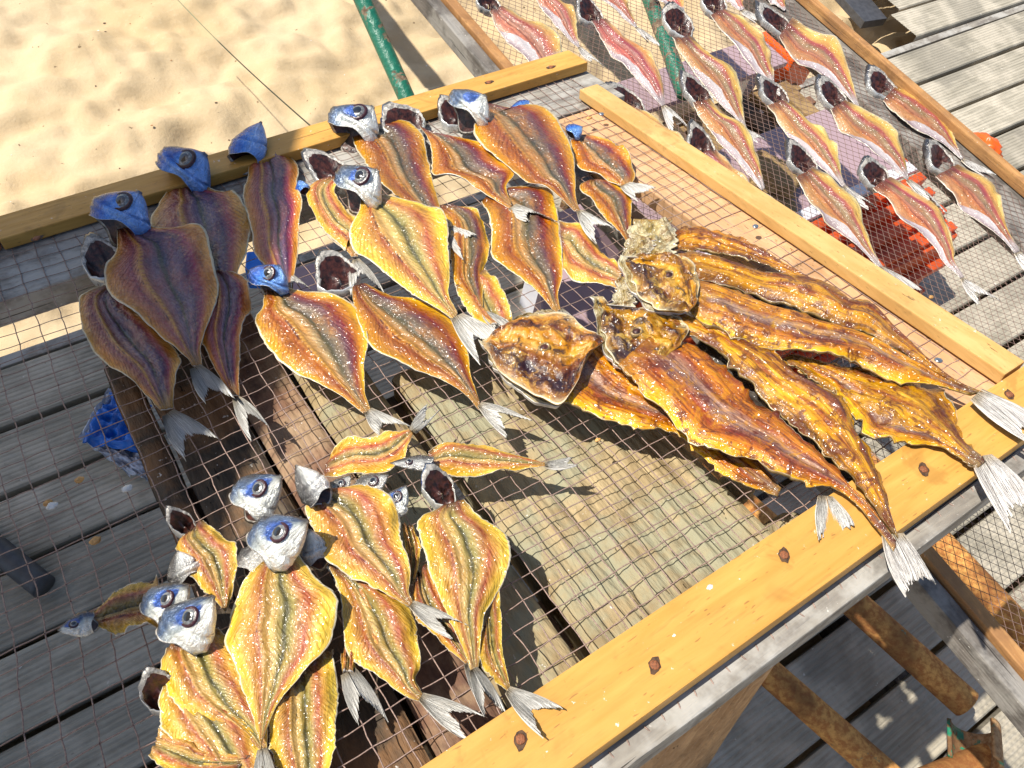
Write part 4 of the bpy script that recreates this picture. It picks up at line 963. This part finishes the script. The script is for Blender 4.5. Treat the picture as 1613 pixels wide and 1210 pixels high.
fish('purple', 1, 'b:320,640 330,700 370,760 420,850 500,930 700,1060', 'b:400,615 480,600 580,600 660,680 680,780 705,880 760,1060', (.012,.012), 'g:925,180 1060,225 990,330', ('side','b:295,640','b:405,500',42,'b:215,540','head_silver'), 'sunlit purple fish, silver blue head raised over the back rail, top left of pile', GA)
fish('purple', 1, 'b:640,610 690,700 700,800 710,850 850,880 960,940 1075,1000', 'b:700,640 820,660 950,710 1040,800 1088,840 1050,900 1075,970', (.014,.012), 'b:1080,985 1290,1050 1150,1050', ('bowl','b:560,590','b:490,530',34,'head_silver'), 'fish lying aslant with hollow head at the back rail and a single long white tail', GA)
fish('purple', 1, 'c:700,860 c:640,900 700,960 780,1060 850,1130 872,1175', 'c:720,860 800,880 880,940 890,1010 885,1100 890,1175', (.004,.003), None, None, 'dark fish with a blue black patch just above the big amber heads', GA)
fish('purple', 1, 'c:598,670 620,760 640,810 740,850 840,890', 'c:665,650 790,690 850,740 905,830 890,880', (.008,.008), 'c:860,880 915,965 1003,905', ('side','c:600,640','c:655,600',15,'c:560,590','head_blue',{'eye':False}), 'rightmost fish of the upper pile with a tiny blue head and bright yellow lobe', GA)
fish('purple', 1, 'b:920,500 903,600 900,650 960,730 1060,810 1150,880 1240,900 1330,970 1375,1010', 'b:985,500 1100,520 1150,500 1250,530 1330,650 1370,760 1378,880 1385,960 1405,1010', (.024,.014), 'c:645,1005 720,1165 830,1105', ('side','b:850,545','b:945,445',40,'b:790,440','head_silver',{'eye':False}), 'long sunlit topmost fish at right of the pile, blue topped head over back rail', GA)
fish('purple', 1, 'g:470,460 475,560 550,750 640,810 760,870 900,910 1010,980 1070,1050', 'g:530,445 650,500 780,530 900,580 985,680 1020,790 1040,900 1085,1030', (.008,.004), 'g:1075,1020 1210,1172 1322,1080', ('bowl','g:395,405','g:330,340',36,'head_pale'), 'large fish below the centre one, tail splayed over the planks beside big brown head', GA)
fish('gold', 1, 'g:510,30 500,110 462,200 465,260 530,340 620,400 760,500 870,560 960,630', 'g:580,15 700,50 860,90 922,170 925,280 937,400 930,500 970,590', (.026,.014), 'g:965,600 1078,835 1190,715', ('side','b:320,925','b:430,800',44,'b:225,840','head_silver'), 'large glossy golden fish in the centre with blue and silver head, topmost there', GA)
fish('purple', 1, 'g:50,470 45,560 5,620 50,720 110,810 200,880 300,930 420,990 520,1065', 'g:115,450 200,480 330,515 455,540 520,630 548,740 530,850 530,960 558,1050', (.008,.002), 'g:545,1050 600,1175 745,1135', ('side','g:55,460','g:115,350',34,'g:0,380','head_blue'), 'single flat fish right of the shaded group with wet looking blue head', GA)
# ---- lower group
fish('gold', 1, 'p:262,1075 252,1110 262,1150 300,1195 360,1250', 'p:330,1060 380,1100 410,1150 420,1200 430,1260', (.002,.002), None, None, 'flat yellow side of a golden fish showing under the left lower fish, near bottom edge', GA)
fish('gold', 1, 'n:270,520 262,600 300,700 360,800 430,880', 'n:420,540 500,640 520,740 520,820 500,900', (.003,.002), None, None, 'dark edged golden fish at the bottom of the two overlapping right ones, barely visible', GA)
fish('gold', 1, 'n:0,1170 -150,1150 -190,1120 -300,1090', 'n:-60,1230 -150,1240 -260,1230 -330,1180', (.003,.003), None, None, 'golden fish cut by the bottom edge of the picture, lowest at the left', GA)
fish('gold', 1, 'n:60,1010 50,1100 60,1180 120,1290', 'n:250,820 270,920 268,1040 260,1200 200,1290', (.003,.003), None, None, 'golden fish at the bottom edge right of the largest golden fish, red striped', GA)
fish('gold', 1, 'm:350,685 430,712 500,700 600,690', 'm:345,632 440,560 520,530 600,515', (.004,.006), None, ('side','m:345,665','m:215,690',17,'m:280,640','head_silver',{'esz':.3}), 'small fish lying on its side at far left, pale blue head pointing left', GA)
fish('gold', 1, 'm:620,760 600,830 640,940 700,1010 850,1080 975,1150', 'm:820,690 890,760 930,860 965,960 1000,1060 1000,1145', (.008,.004), None, ('side','m:665,735','m:790,560',68*2.372/2.372*.62,'m:600,600','head_silver'), 'left lower fish with big silver head, dark round eye and yellow belly edge', GA)
h_ = empty('half_hidden_fish', hit1(265, 945), 'second fish head tucked behind the big silver head at the left, bluish with round eye', 'half hidden fish', 'fish of which only the head shows')
side_head(1, pts('m:585,640')[0], pts('m:700,520')[0], 36, pts('m:540,560')[0], .004, h_, M['head_silver'], 77)
h_ = empty('half_hidden_fish', hit1(400, 775), 'upper fish head alone on the netting above the largest golden fish, blue round its eye', 'half hidden fish', 'fish of which only the head shows')
side_head(1, pts('m:920,235')[0], pts('m:1045,110')[0], 40, pts('m:860,150')[0], .006, h_, M['head_silver'], 78)
h_ = empty('half_hidden_fish', hit1(395, 880), 'pale half hidden fish head beneath the chin of the largest golden fish', 'half hidden fish', 'fish of which only the head shows')
side_head(1, (388, 895), (425, 850), 24, (370, 870), .002, h_, M['head_pale'], 79, eye=False)
h_ = empty('half_hidden_fish', hit1(250, 1090), 'silvery hollow fish head at the far lower left of the pile', 'half hidden fish', 'fish of which only the head shows')
bowl_head(1, pts('m:600,930')[0], pts('m:560,860')[0], 22, .003, h_, M['head_pale'], 80)
h_ = empty('half_hidden_fish', hit1(300, 900), 'crumpled silver gill cover under the small upright golden fish', 'half hidden fish', 'fish of which only the head shows')
side_head(1, pts('m:700,500')[0], pts('m:655,400')[0], 24, pts('m:640,480')[0], .002, h_, M['head_pale'], 81, eye=False)
h_ = empty('half_hidden_fish', hit1(540, 760), 'small silver fish head with eye, leftmost of the row of three behind the golden fish', 'half hidden fish', 'fish of which only the head shows')
side_head(1, pts('n:255,330')[0], pts('n:310,262')[0], 17, pts('n:240,280')[0], .006, h_, M['head_pale'], 82, esz=.36)
h_ = empty('half_hidden_fish', hit1(590, 765), 'small silver fish head with eye, middle of the row of three behind the golden fish', 'half hidden fish', 'fish of which only the head shows')
side_head(1, pts('n:345,320')[0], pts('n:432,258')[0], 22, pts('n:330,270')[0], .007, h_, M['head_pale'], 83, esz=.34)
h_ = empty('half_hidden_fish', hit1(625, 790), 'small bluish fish head with eye, rightmost of the row of three behind the golden fish', 'half hidden fish', 'fish of which only the head shows')
side_head(1, pts('n:440,385')[0], pts('n:488,295')[0], 23, pts('n:410,310')[0], .007, h_, M['head_silver'], 84, esz=.34)
h_ = empty('half_hidden_fish', hit1(495, 870), 'crushed silver fish head between the two largest golden fish', 'half hidden fish', 'fish of which only the head shows')
side_head(1, pts('n:200,545')[0], pts('n:175,440')[0], 26, pts('n:160,510')[0], .003, h_, M['head_pale'], 85, eye=False)
fish('gold', 1, 'm:700,340 655,380 670,420 720,500 790,570 840,625', 'm:760,285 850,360 892,390 890,480 862,580 845,625', (.014,.012), None, ('bowl','m:685,300','m:635,265',15,'head_pale'), 'small upright golden fish with dark hollow head, upper left of the lower pile', GA)
fish('gold', 1, 'n:480,430 490,500 500,560 505,620', 'n:515,440 530,470 540,520 515,620', (.006,.006), None, None, 'narrow golden strip of fish showing between the two right piles', GA)
fish('gold', 1, 'n:515,640 520,720 600,800 690,880', 'n:560,540 590,600 650,740 700,870', (.004,.004), 'n:690,870 745,1035 800,1020', None, 'fish mostly covered by the upright right hand fish, yellow left edge showing', GA)
fish('gold', 1, 'n:728,800 735,880 790,940 820,965', 'n:790,640 800,720 802,830 828,950', (.006,.020), 'n:820,958 930,1115 1005,1025', None, 'narrow red striped fish behind the upright one, tail spread onto the near rail', GA)
fish('gold', 1, 'n:240,560 275,640 290,780 310,850 400,920 500,985 535,995', 'n:330,600 500,690 532,800 540,880 522,920 548,975', (.008,.003), 'n:540,980 700,1128 745,1040', None, 'olive centred fish below the overlapping golden one, grey tail near the bottom edge', GA)
fish('gold', 1, 'n:600,370 535,420 550,520 590,640 640,750 690,870 700,900', 'n:680,350 720,400 790,440 822,480 828,560 782,650 745,720 725,890', (.020,.016), 'n:708,890 745,1045 820,1030', ('bowl','n:600,310','n:560,260',26,'head_silver'), 'upright golden fish at the right of the lower pile with hollow silvery head', GA)
fish('gold', 1, 'm:1000,430 930,500 882,590 850,680 838,740 880,830 930,960 975,1130 985,1215', 'n:130,495 200,600 262,650 272,720 240,830 170,900 70,1020 20,1150 10,1200', (.024,.010), 'p:413,1180 402,1260 440,1255', ('side','m:985,400','m:1145,275',46,'m:930,280','head_silver'), 'largest golden fish in the lower pile, silver head with a clear round eye', GA)
fish('gold', 1, 'n:185,320 170,390 215,480 240,550 330,600 420,650 505,690', 'n:250,308 380,305 462,370 470,450 505,560 500,640 515,680', (.024,.016), 'n:510,680 640,795 688,750', ('side','n:215,335','n:130,235',26,'n:120,330','head_pale',{'eye':False}), 'golden fish overlapping its neighbours, crumpled silver head pointing up left', GA)
fish('gold', 1, 'p:545,1000 540,1030 538,1060', 'p:560,1000 562,1030 560,1062', (.002,.002), 'p:548,1058 562,1140 612,1134', None, 'grey peduncle and tail sticking out under the largest golden fish', GA)
# ---- two small fish
fish('gold', 1, 'n:228,270 330,262 430,250 485,205 515,135', 'n:235,222 290,160 370,150 450,130 508,117', (.006,.012), 'n:512,122 560,38 603,52', None, 'small golden fish without a head, tail pointing up right, above the lower pile', 'two small fish between the piles', nu=48, nv=24, thick=.0035)
fish('gold', 1, 'n:560,245 640,262 720,268 830,252 945,237', 'n:565,198 620,165 720,165 830,195 945,226', (.010,.010), 'n:940,231 1030,214 1046,240', ('side','n:575,225','n:440,222',13,'n:500,190','head_pale',{'eye':True,'esz':.4}), 'small slender fish lying level, tail to the right, casting shadow on the planks', 'two small fish between the piles', nu=48, nv=24, thick=.0035, notch=.7)
# ---- head pieces peeking at the back rail
h_ = empty('half_hidden_fish', hit1(712, 180), 'hollow white rimmed fish head behind the topmost fish at the back rail', 'half hidden fish', 'fish of which only the head shows')
bowl_head(1, pts('b:800,550')[0], pts('b:745,500')[0], 24, .008, h_, M['head_pale'], 90)
h_ = empty('half_hidden_fish', hit1(820, 168), 'small bluish fish head lying under the netting at the right end of the back rail', 'half hidden fish', 'fish of which only the head shows')
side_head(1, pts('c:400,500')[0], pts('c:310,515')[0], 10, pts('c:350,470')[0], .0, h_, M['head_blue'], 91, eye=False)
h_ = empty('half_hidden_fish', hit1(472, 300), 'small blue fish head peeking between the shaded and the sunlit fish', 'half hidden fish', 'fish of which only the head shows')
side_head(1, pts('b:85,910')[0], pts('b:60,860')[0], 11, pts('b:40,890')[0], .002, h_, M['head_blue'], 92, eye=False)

# ---- large amber fish
def big(parts_, tail, heads, label, seed, fin='fin_grey', notch=.8, extra=None):
    g = None
    for (mt, L, R, hs, cup_, th) in parts_:
        f_ = fish(mt, 1, L, R, hs, None, None, label, GC, 'large dried fish', 'large_dried_fish', cup=cup_, thick=th, kind='C', seed=seed, nu=90, nv=26)
        seed += 3
        if g is None: g = f_
        else:                                   # further pieces become parts of the same fish
            for ch in list(f_.children):
                dl = Vector(f_['_l'])-Vector(g['_l']); ch.data = ch.data.copy(); ch.data.transform(Matrix.Translation(dl)); ch['_l'] = g['_l']; ch.parent = g; ch.name = 'fillet'
            FISH.remove(f_); bpy.data.objects.remove(f_)
    for ch in g.children:
        if ch.name.startswith('body'): ch.name = 'fillet'
    if tail:
        tp = pts(tail[0]); tail_fin(1, tp[0], tp[1], tp[2], tail[1], tail[2], tail[3], g, M[fin], seed, notch)
    for (nm, mt, L, R, h0, h1, amp) in heads:
        Lw = np.array([hit1(x, y, h0+(h1-h0)*i/3) for i, (x, y) in enumerate(pts(L))]); Rw = np.array([hit1(x, y, h0+(h1-h0)*i/3) for i, (x, y) in enumerate(pts(R))])
        def rel(U, V, w, amp=amp, sd=seed):
            e = np.minimum(np.minimum(V, 1-V), np.minimum(U, 1-U)*1.5)
            b = amp*(vnoise(U*4+sd, V*4+sd, sd)-.4)+amp*.6*(vnoise(U*9+sd, V*9+sd, sd+1)-.5)+amp*.55*np.abs(vnoise(U*13+sd, V*13+sd, sd+2)-.5)+amp*.35*np.abs(vnoise(U*28+sd, V*26+sd, sd+3)-.5)
            return b*sstep(0, .12, e)+.0035*sstep(0, .15, e)+.0006+.004*sstep(.1, 0, e), b*0-.0008+.004*sstep(.1, 0, e)
        Lw, Rw = resample(Lw, 40), resample(Rw, 40); rj = np.random.RandomState(seed); dv = Rw-Lw; dv /= np.linalg.norm(dv, axis=1)[:, None]; uu = np.linspace(0, 1, 40)
        Lw = Lw+dv*(.005*(vnoise(uu*9+seed, uu*0, seed)-.5)+.004*(vnoise(uu*22+seed, uu*0, seed+1)-.5))[:, None]; Rw = Rw-dv*(.006*(vnoise(uu*9+seed, uu*0, seed+2)-.5)+.005*(vnoise(uu*22+seed, uu*0, seed+3)-.5))[:, None]
        ribbon(nm, Lw, Rw, M[mt], g, 60, 56, 1, N1, rel, under=M['skin_amber'] if nm == 'head' else M['skin']); seed += 2
    return g
def big_eye(g, px, r, h, hd=None):
    c = hit1(px[0], px[1], h); par = [x for x in g.children if x.name.startswith('head')][0]
    prs = [(1.3, -.3), (1.15, .2), (.95, .35), (.8, .0), (.5, .15), (.02, .3)]; EV = []; EF = []; em = []; ne = 20
    nn_ = N1*.8+(CAMP-c)/np.linalg.norm(CAMP-c)*.2; nn_ /= np.linalg.norm(nn_); e1 = np.cross(nn_, [0, 1, 0]); e1 /= np.linalg.norm(e1); e2 = np.cross(nn_, e1)
    for rr, hz_ in prs:
        for j in range(ne): a = 2*math.pi*j/ne; EV.append(c+r*(rr*(math.cos(a)*e1*1.3+math.sin(a)*e2)+nn_*hz_))
    for q in range(5):
        for j in range(ne): EF.append((q*ne+j, q*ne+(j+1) % ne, (q+1)*ne+(j+1) % ne, (q+1)*ne+j)); em.append([0, 0, 1, 2, 2][q])
    mk('eye', np.array(EV), EF, [M['amber_eye'], M['amber_eye'], M['cavity']], par, mi=em)
def bones(g, specs, seed):
    par = [x for x in g.children if x.name.startswith('head')][0]; rs_ = np.random.RandomState(seed); me_ = par.data
    co = np.empty(len(me_.vertices)*3); me_.vertices.foreach_get('co', co); co = co.reshape(-1, 3)+np.array(g['_l'])
    for sp, rad in specs:
        base_ = resample(np.array([hit1(x, y, .03) for x, y in pts(sp)]), 22); out = []
        for p in base_:                        # follow the head surface below
            d = np.linalg.norm((co-p)[:, :2], axis=1); k = d.argsort()[:6]; out.append(np.array([p[0], p[1], co[k, 2].mean()+rad*.1]))
        out = np.array(out); out[1:-1] = (out[:-2]+out[1:-1]*2+out[2:])/4
        r_ = rad*.75*np.sin(np.linspace(.25, math.pi-.15, 22))*(1+.3*(rs_.rand(22)-.5))
        V, Fc = tubes([out], [r_], 8); mk('bone', V, Fc, M['bone'], par)
# back one
big([('amber2', 'p:1040,400 1085,395 1140,402 1190,415 1250,440 1330,480', 'p:1050,372 1095,358 1135,372 1190,392 1240,420 1330,470', (.012,.010), .1, .006)], None,
    [('head', 'pale_flap', 'p:992,420 985,385 1000,350', 'p:1060,410 1062,385 1058,352', .012, .02, .010)], 'brown fish mostly hidden behind the topmost large fish, pale papery jaw beside the pale rail', 300)
# leftmost: head + body hidden below
g = big([('amber', 'p:882,600 885,636 908,650 948,667 1015,680 1070,690 1113,727 1170,768 1225,782', 'p:900,530 950,540 985,580 1030,620 1090,660 1140,690 1180,720 1230,770', (.012,.006), .12, .006)], None,
    [('head', 'amber_head', 'h:30,735 60,800 130,890 230,970 330,1020 405,1025 480,930 520,800', 'h:40,720 110,680 200,622 330,596 440,612 520,675 585,700 600,740', .018, .022, .012),
     ('jaw', 'pale_flap', 'h:20,730 60,810 130,900 230,985 330,1035 410,1040', 'h:45,745 85,800 150,880 240,955 335,1005 405,1015', .016, .010, .004),
     ('jaw', 'pale_flap', 'h:100,690 200,615 330,588 440,603 530,690', 'h:115,700 205,630 330,604 432,620 510,690', .022, .020, .003)], 'leftmost large fish with broad brown head lying flat, body under its neighbour', 320)
bones(g, [('h:60,745 170,740 270,700 380,660 500,690', .0028), ('h:80,760 180,800 260,860 300,930', .002), ('h:120,700 230,640 340,625 440,640', .002), ('h:300,770 380,790 450,780 520,740', .0018)], 5)
big_eye(g, (857, 547), .0042, .034)
# third, right below
g = big([('amber2', 'p:1230,570 1290,610 1350,650 1420,690 1480,705 1540,738', 'p:1250,560 1380,590 1460,611 1500,648 1518,690 1552,728', (.012,.026), .06, .006),
     ('amber', 'p:1255,585 1298,605 1325,631 1350,668 1361,694 1411,700 1477,707 1530,735', 'p:1275,568 1330,595 1390,630 1440,665 1500,700 1546,730', (.012,.026), .10, .006)],
    ('j:1025,45 1130,330 1230,215', .010, .026, .022), [], 'third large fish, right and underneath, with its tail beyond the near rail', 340)
# second big with open slit
g = big([('slit', 'p:1090,550 1165,640 1245,705 1320,775 1390,840', 'p:1110,530 1200,592 1280,660 1345,745 1400,835', (.008,.006), 0, .002),
     ('amber', 'p:975,581 1001,611 1048,657 1091,702 1113,709 1185,730 1218,750 1277,765 1315,774 1349,797 1374,828 1408,866', 'p:1043,522 1087,537 1116,560 1153,597 1180,622 1214,650 1253,684 1304,733 1340,769 1372,802 1410,852', (.026,.026), .08, .009),
     ('amber2', 'p:1045,517 1093,532 1127,559 1167,597 1192,618 1220,643 1258,675 1304,720 1338,754 1367,787 1407,841', 'p:1081,498 1114,510 1163,530 1190,546 1223,563 1255,592 1292,613 1320,631 1341,658 1358,691 1378,730 1393,780 1414,850', (.024,.026), .05, .009)],
    ('p:1406,842 1424,940 1470,918', .009, .026, .022),
    [('head', 'amber_head', 'h:552,520 580,600 600,700 640,800 690,850 770,830 870,830', 'h:600,520 650,600 780,575 860,585 960,620 1000,680 960,760', .026, .028, .012),
     ('jaw', 'pale_flap', 'h:545,520 570,600 590,710 630,810 690,862', 'h:575,515 600,590 612,700 650,790 705,842', .032, .024, .004),
     ('jaw', 'pale_flap', 'h:640,560 660,500 680,420', 'h:760,570 740,490 725,440', .030, .038, .006)], 'second large fish slit open lengthwise, its anal fin and tail hanging over the near rail', 360)
bones(g, [('h:570,560 660,620 760,640 880,630', .0026), ('h:600,620 650,700 720,790', .002), ('h:760,600 840,600 930,620', .002)], 6)
big_eye(g, (1003, 522), .0044, .038)
tail_fin(1, (1300, 782), (1286, 850), (1345, 832), .006, .018, .020, g, M['fin'], 31, .9, name='anal_fin')
# topmost
g = big([('slit', 'p:1130,462 1200,490 1285,520', 'p:1130,446 1200,452 1296,496', (.022,.020), 0, .002),
     ('amber', 'p:1084,485 1100,505 1147,528 1190,545 1246,557 1298,565 1344,569 1378,583 1417,599 1460,606 1523,624', 'p:1081,443 1137,455 1163,463 1196,476 1245,495 1287,512 1325,520 1377,538 1433,568 1488,600 1540,621', (.034,.028), .08, .010),
     ('amber2', 'p:1081,437 1137,451 1163,457 1196,466 1245,485 1289,505 1325,518 1370,533 1421,561 1478,593 1540,621', 'p:1064,406 1100,404 1140,409 1197,425 1235,433 1292,449 1338,477 1374,482 1410,515 1443,548 1477,581 1510,603 1550,622', (.034,.028), .05, .009)],
    ('i:1285,820 1540,1075 1600,960', .010, .030, .026),
    [('head', 'amber_head', 'h:690,330 705,400 735,450 780,525 850,575 930,592 1010,590', 'h:740,340 850,335 930,320 1000,340 1040,400 1060,470 1040,560', .036, .040, .012),
     ('jaw', 'pale_flap', 'h:680,320 695,400 725,455 770,535 845,588 1005,600', 'h:705,330 720,390 748,440 795,512 855,560 1000,580', .040, .036, .004),
     ('jaw', 'pale_flap', 'h:690,330 720,280 740,220', 'h:800,335 830,300 850,250', .040, .050, .006)], 'topmost large fish slit open lengthwise, running to the near right corner', 380)
bones(g, [('h:700,345 790,370 870,360 980,350', .0026), ('h:715,400 800,450 860,530', .002), ('h:940,380 1000,440 1010,540', .002)], 7)
big_eye(g, (1053, 433), .0046, .050)

# ---- farther rack
def slim(matn, C, S, rb, L, R, tail, label, hs=(.004,.002), bw=None, mt='head_pale'):
    hd = ('bowl', C, S, rb, mt, dict(depth=.01)) if C else None
    return fish(matn, 2, L, R, hs, tail, hd, label, GB, 'split fish', 'slim_split_fish', cup=.10, thick=.0055, fin='fin_grey', kind='B', nu=56, nv=26)
slim('rosy', 'c:205,10', 'c:170,-40', 16, 'c:215,60 240,130 290,190 370,270 440,350', 'c:285,30 380,90 490,130 545,200 560,300', None, 'rosy slim fish at upper left of the farther rack, ending behind the pine rail')
slim('rosy', None, None, 0, 'c:400,-60 430,0 510,110 580,180 640,235', 'c:520,-60 560,0 620,60 632,170 645,225', 'c:643,225 700,300 765,330', 'slim fish cut by the top edge, tail above the end of the pine rail')
slim('rosy', 'c:690,60', 'c:630,5', 20, 'c:695,115 740,190 820,290 900,370 970,440 1038,510', 'c:765,95 860,180 960,240 1010,330 1040,400 1050,500', 'c:1045,505 1090,635 1165,600', 'long rosy slim fish with dark hollow head, tail reaching the mauve board edge')
slim('rosy', None, None, 0, 'c:690,-50 740,0 830,70 910,135', 'c:820,-50 860,0 892,70 918,130', 'c:914,132 975,200 1025,215', 'short piece of slim fish at the top edge, second from the green post')
slim('pink', 'c:1115,110', 'c:1065,30', 20, 'c:1080,195 1120,260 1200,360 1300,480 1380,560 1430,620', 'c:1180,180 1270,260 1370,330 1412,440 1425,560 1440,615', 'c:1434,616 1490,690 1520,670', 'slim fish with silver flank starting by the green post, tail below the mauve board')
slim('pink', 'd:35,10', 'd:0,-60', 18, 'd:15,80 60,170 130,240 220,340 310,410', 'd:95,50 200,120 280,200 308,300 322,400', 'd:316,405 350,450 380,440', 'slim fish with yellow flap, left of the bright orange box end')
slim('pink', 'd:335,110', 'd:235,40', 19, 'd:340,185 385,280 440,320 520,350 620,420 715,510', 'd:400,100 530,180 610,210 660,310 702,430 725,505', 'd:720,508 740,545 765,560', 'broad slim fish beside the inner grey board, first of the right column')
slim('pink', 'd:835,410', 'd:765,335', 20, 'd:840,480 900,560 960,610 1060,660 1150,710 1215,765', 'd:900,410 1020,470 1100,520 1140,590 1178,670 1222,755', 'd:1218,760 1320,850 1365,835', 'slim fish with pale yellow flap resting on right frame board, second of its column')
slim('pink', 'd:320,450', 'd:235,385', 19, 'd:285,510 340,600 400,680 500,770 600,850 650,895', 'd:380,480 500,580 580,650 622,750 650,860 662,885', 'd:655,890 770,1000 810,995', 'slim fish with reddish neck and white flank in the middle of the farther rack')
slim('pink', 'd:605,465', 'd:520,385', 20, 'd:585,530 640,630 720,690 800,750 900,820 955,865', 'd:665,480 780,560 880,630 937,740 962,850', 'd:960,860 1100,1000 1145,1005', 'slim fish whose head lies under the tail of the fish above, right of centre')
slim('pink', 'd:450,765', 'd:385,695', 21, 'd:415,860 480,960 550,1050 640,1110 740,1200 i:820,220', 'd:510,800 640,900 710,970 750,1080 790,1190 i:838,215', 'i:830,218 900,330 1030,330', 'slim fish over the white rim and red crate, left one of three')
slim('pink', 'd:800,835', 'd:740,765', 21, 'd:790,900 870,980 910,1060 1000,1110 1080,1180 i:1120,180 1210,270', 'd:870,850 1000,920 1100,980 1145,1070 1180,1190 i:1180,180 1225,265', 'i:1218,268 1290,400 1385,375', 'slim fish over the red crate, middle one of three, black hollow head')
slim('pink', 'd:1110,760', 'd:1030,695', 22, 'd:1085,850 1170,950 1220,1010 1300,1060 1400,1140 1470,1210', 'd:1190,790 1340,870 1380,920 1400,1000 1440,1110 1490,1195', 'd:1480,1205 1530,1290 1570,1270', 'rightmost slim fish with bright yellow flap beside the grey frame board')
slim('pink', 'c:1205,445', 'c:1130,375', 20, 'c:1180,500 1230,590 1290,670 1380,760 1460,850 1510,910', 'c:1260,480 1330,550 1420,600 1475,700 1505,790 1525,900', 'd:262,920 350,1035 400,1030', 'olive centred slim fish behind the pale rail, tail by the crumbly bark')
slim('rosy', 'c:865,480', 'c:765,415', 21, 'c:800,520 880,610 940,670 1040,750 1150,840', 'c:905,510 1030,580 1110,650 1150,720 1165,830', None, 'rosy slim fish whose lower end is hidden by the top of the pale rail')
slim('rosy', 'c:1220,690', 'c:1165,605', 20, 'c:1160,740 1210,830 1300,920 1400,1000 1530,1110', 'c:1285,730 1380,820 1450,900 1492,980 1530,1090', None, 'rosy slim fish with silver side behind the pale rail, below the olive one')
slim('rosy', None, None, 0, 'p:1020,-20 1032,2 1052,14 1070,20', 'p:1060,-20 1070,-5 1076,5 1077,18', None, 'small end of a slim fish at the top edge right of the green post')
slim('rosy', None, None, 0, 'p:1128,-15 1145,2 1165,18', 'p:1160,-15 1168,0 1172,16', 'p:1169,17 1190,38 1200,33', 'small end of a slim fish at the top edge above the orange box')
slim('rosy', None, None, 0, 'p:1190,-20 1206,-2 1222,10 1234,18', 'p:1222,-20 1232,-8 1236,4 1238,16', None, 'small dark end of a slim fish at the top edge by the right frame board')

# ---- scraps on the nets
for i, (px, py, r, mt, rk, lb) in enumerate((
    (82, 797, .005, 'scrap_w', 1, 'pale fish scrap with an orange edge on the far left netting'),
    (75, 792, .004, 'scrap', 1, 'orange fish scrap touching the pale one on the far left netting'),
    (150, 852, .005, 'scrap', 1, 'orange fish scrap on the left netting below the pale scrap'),
    (125, 756, .0045, 'scrap', 1, 'small orange scrap above the pale scrap on the left netting'),
    (200, 770, .005, 'scrap_w', 1, 'white flake on the left netting right of the scraps'),
    (942, 693, .003, 'scrap', 1, 'tiny golden crumb on the netting left of the second large fish'),
    (1118, 926, .0035, 'scrap_w', 1, 'white speck on the near yellow rail, nearer the netting'),
    (1062, 1002, .0022, 'scrap_w', 1, 'tiny white speck on the near yellow rail, above a nail'),
    (702, 965, .005, 'scrap', 1, 'yellow crumb on the planks side below the right pile'),
    (1352, 433, .010, 'scrap', 2, 'pale yellow crumb cluster on the netting over the red crate'),
    (1467, 468, .005, 'scrap', 2, 'yellow crumb on the diamond netting over the deck'),
    (928, 186, .005, 'scrap', 1, 'yellow fat crumb on the pale rail near its upper end'))):
    hh = .018 if i in (6, 7, 11) else .002
    o = lump('fish_scrap', HITS[rk][0](px, py, hh), r*.7, M[mt], 40+i, (1.3, .9, .45), n=8); tag(o, lb, 'fish scrap', 'scraps lying on the racks')
for o in bpy.data.objects:
    if '_l' in o: del o['_l']
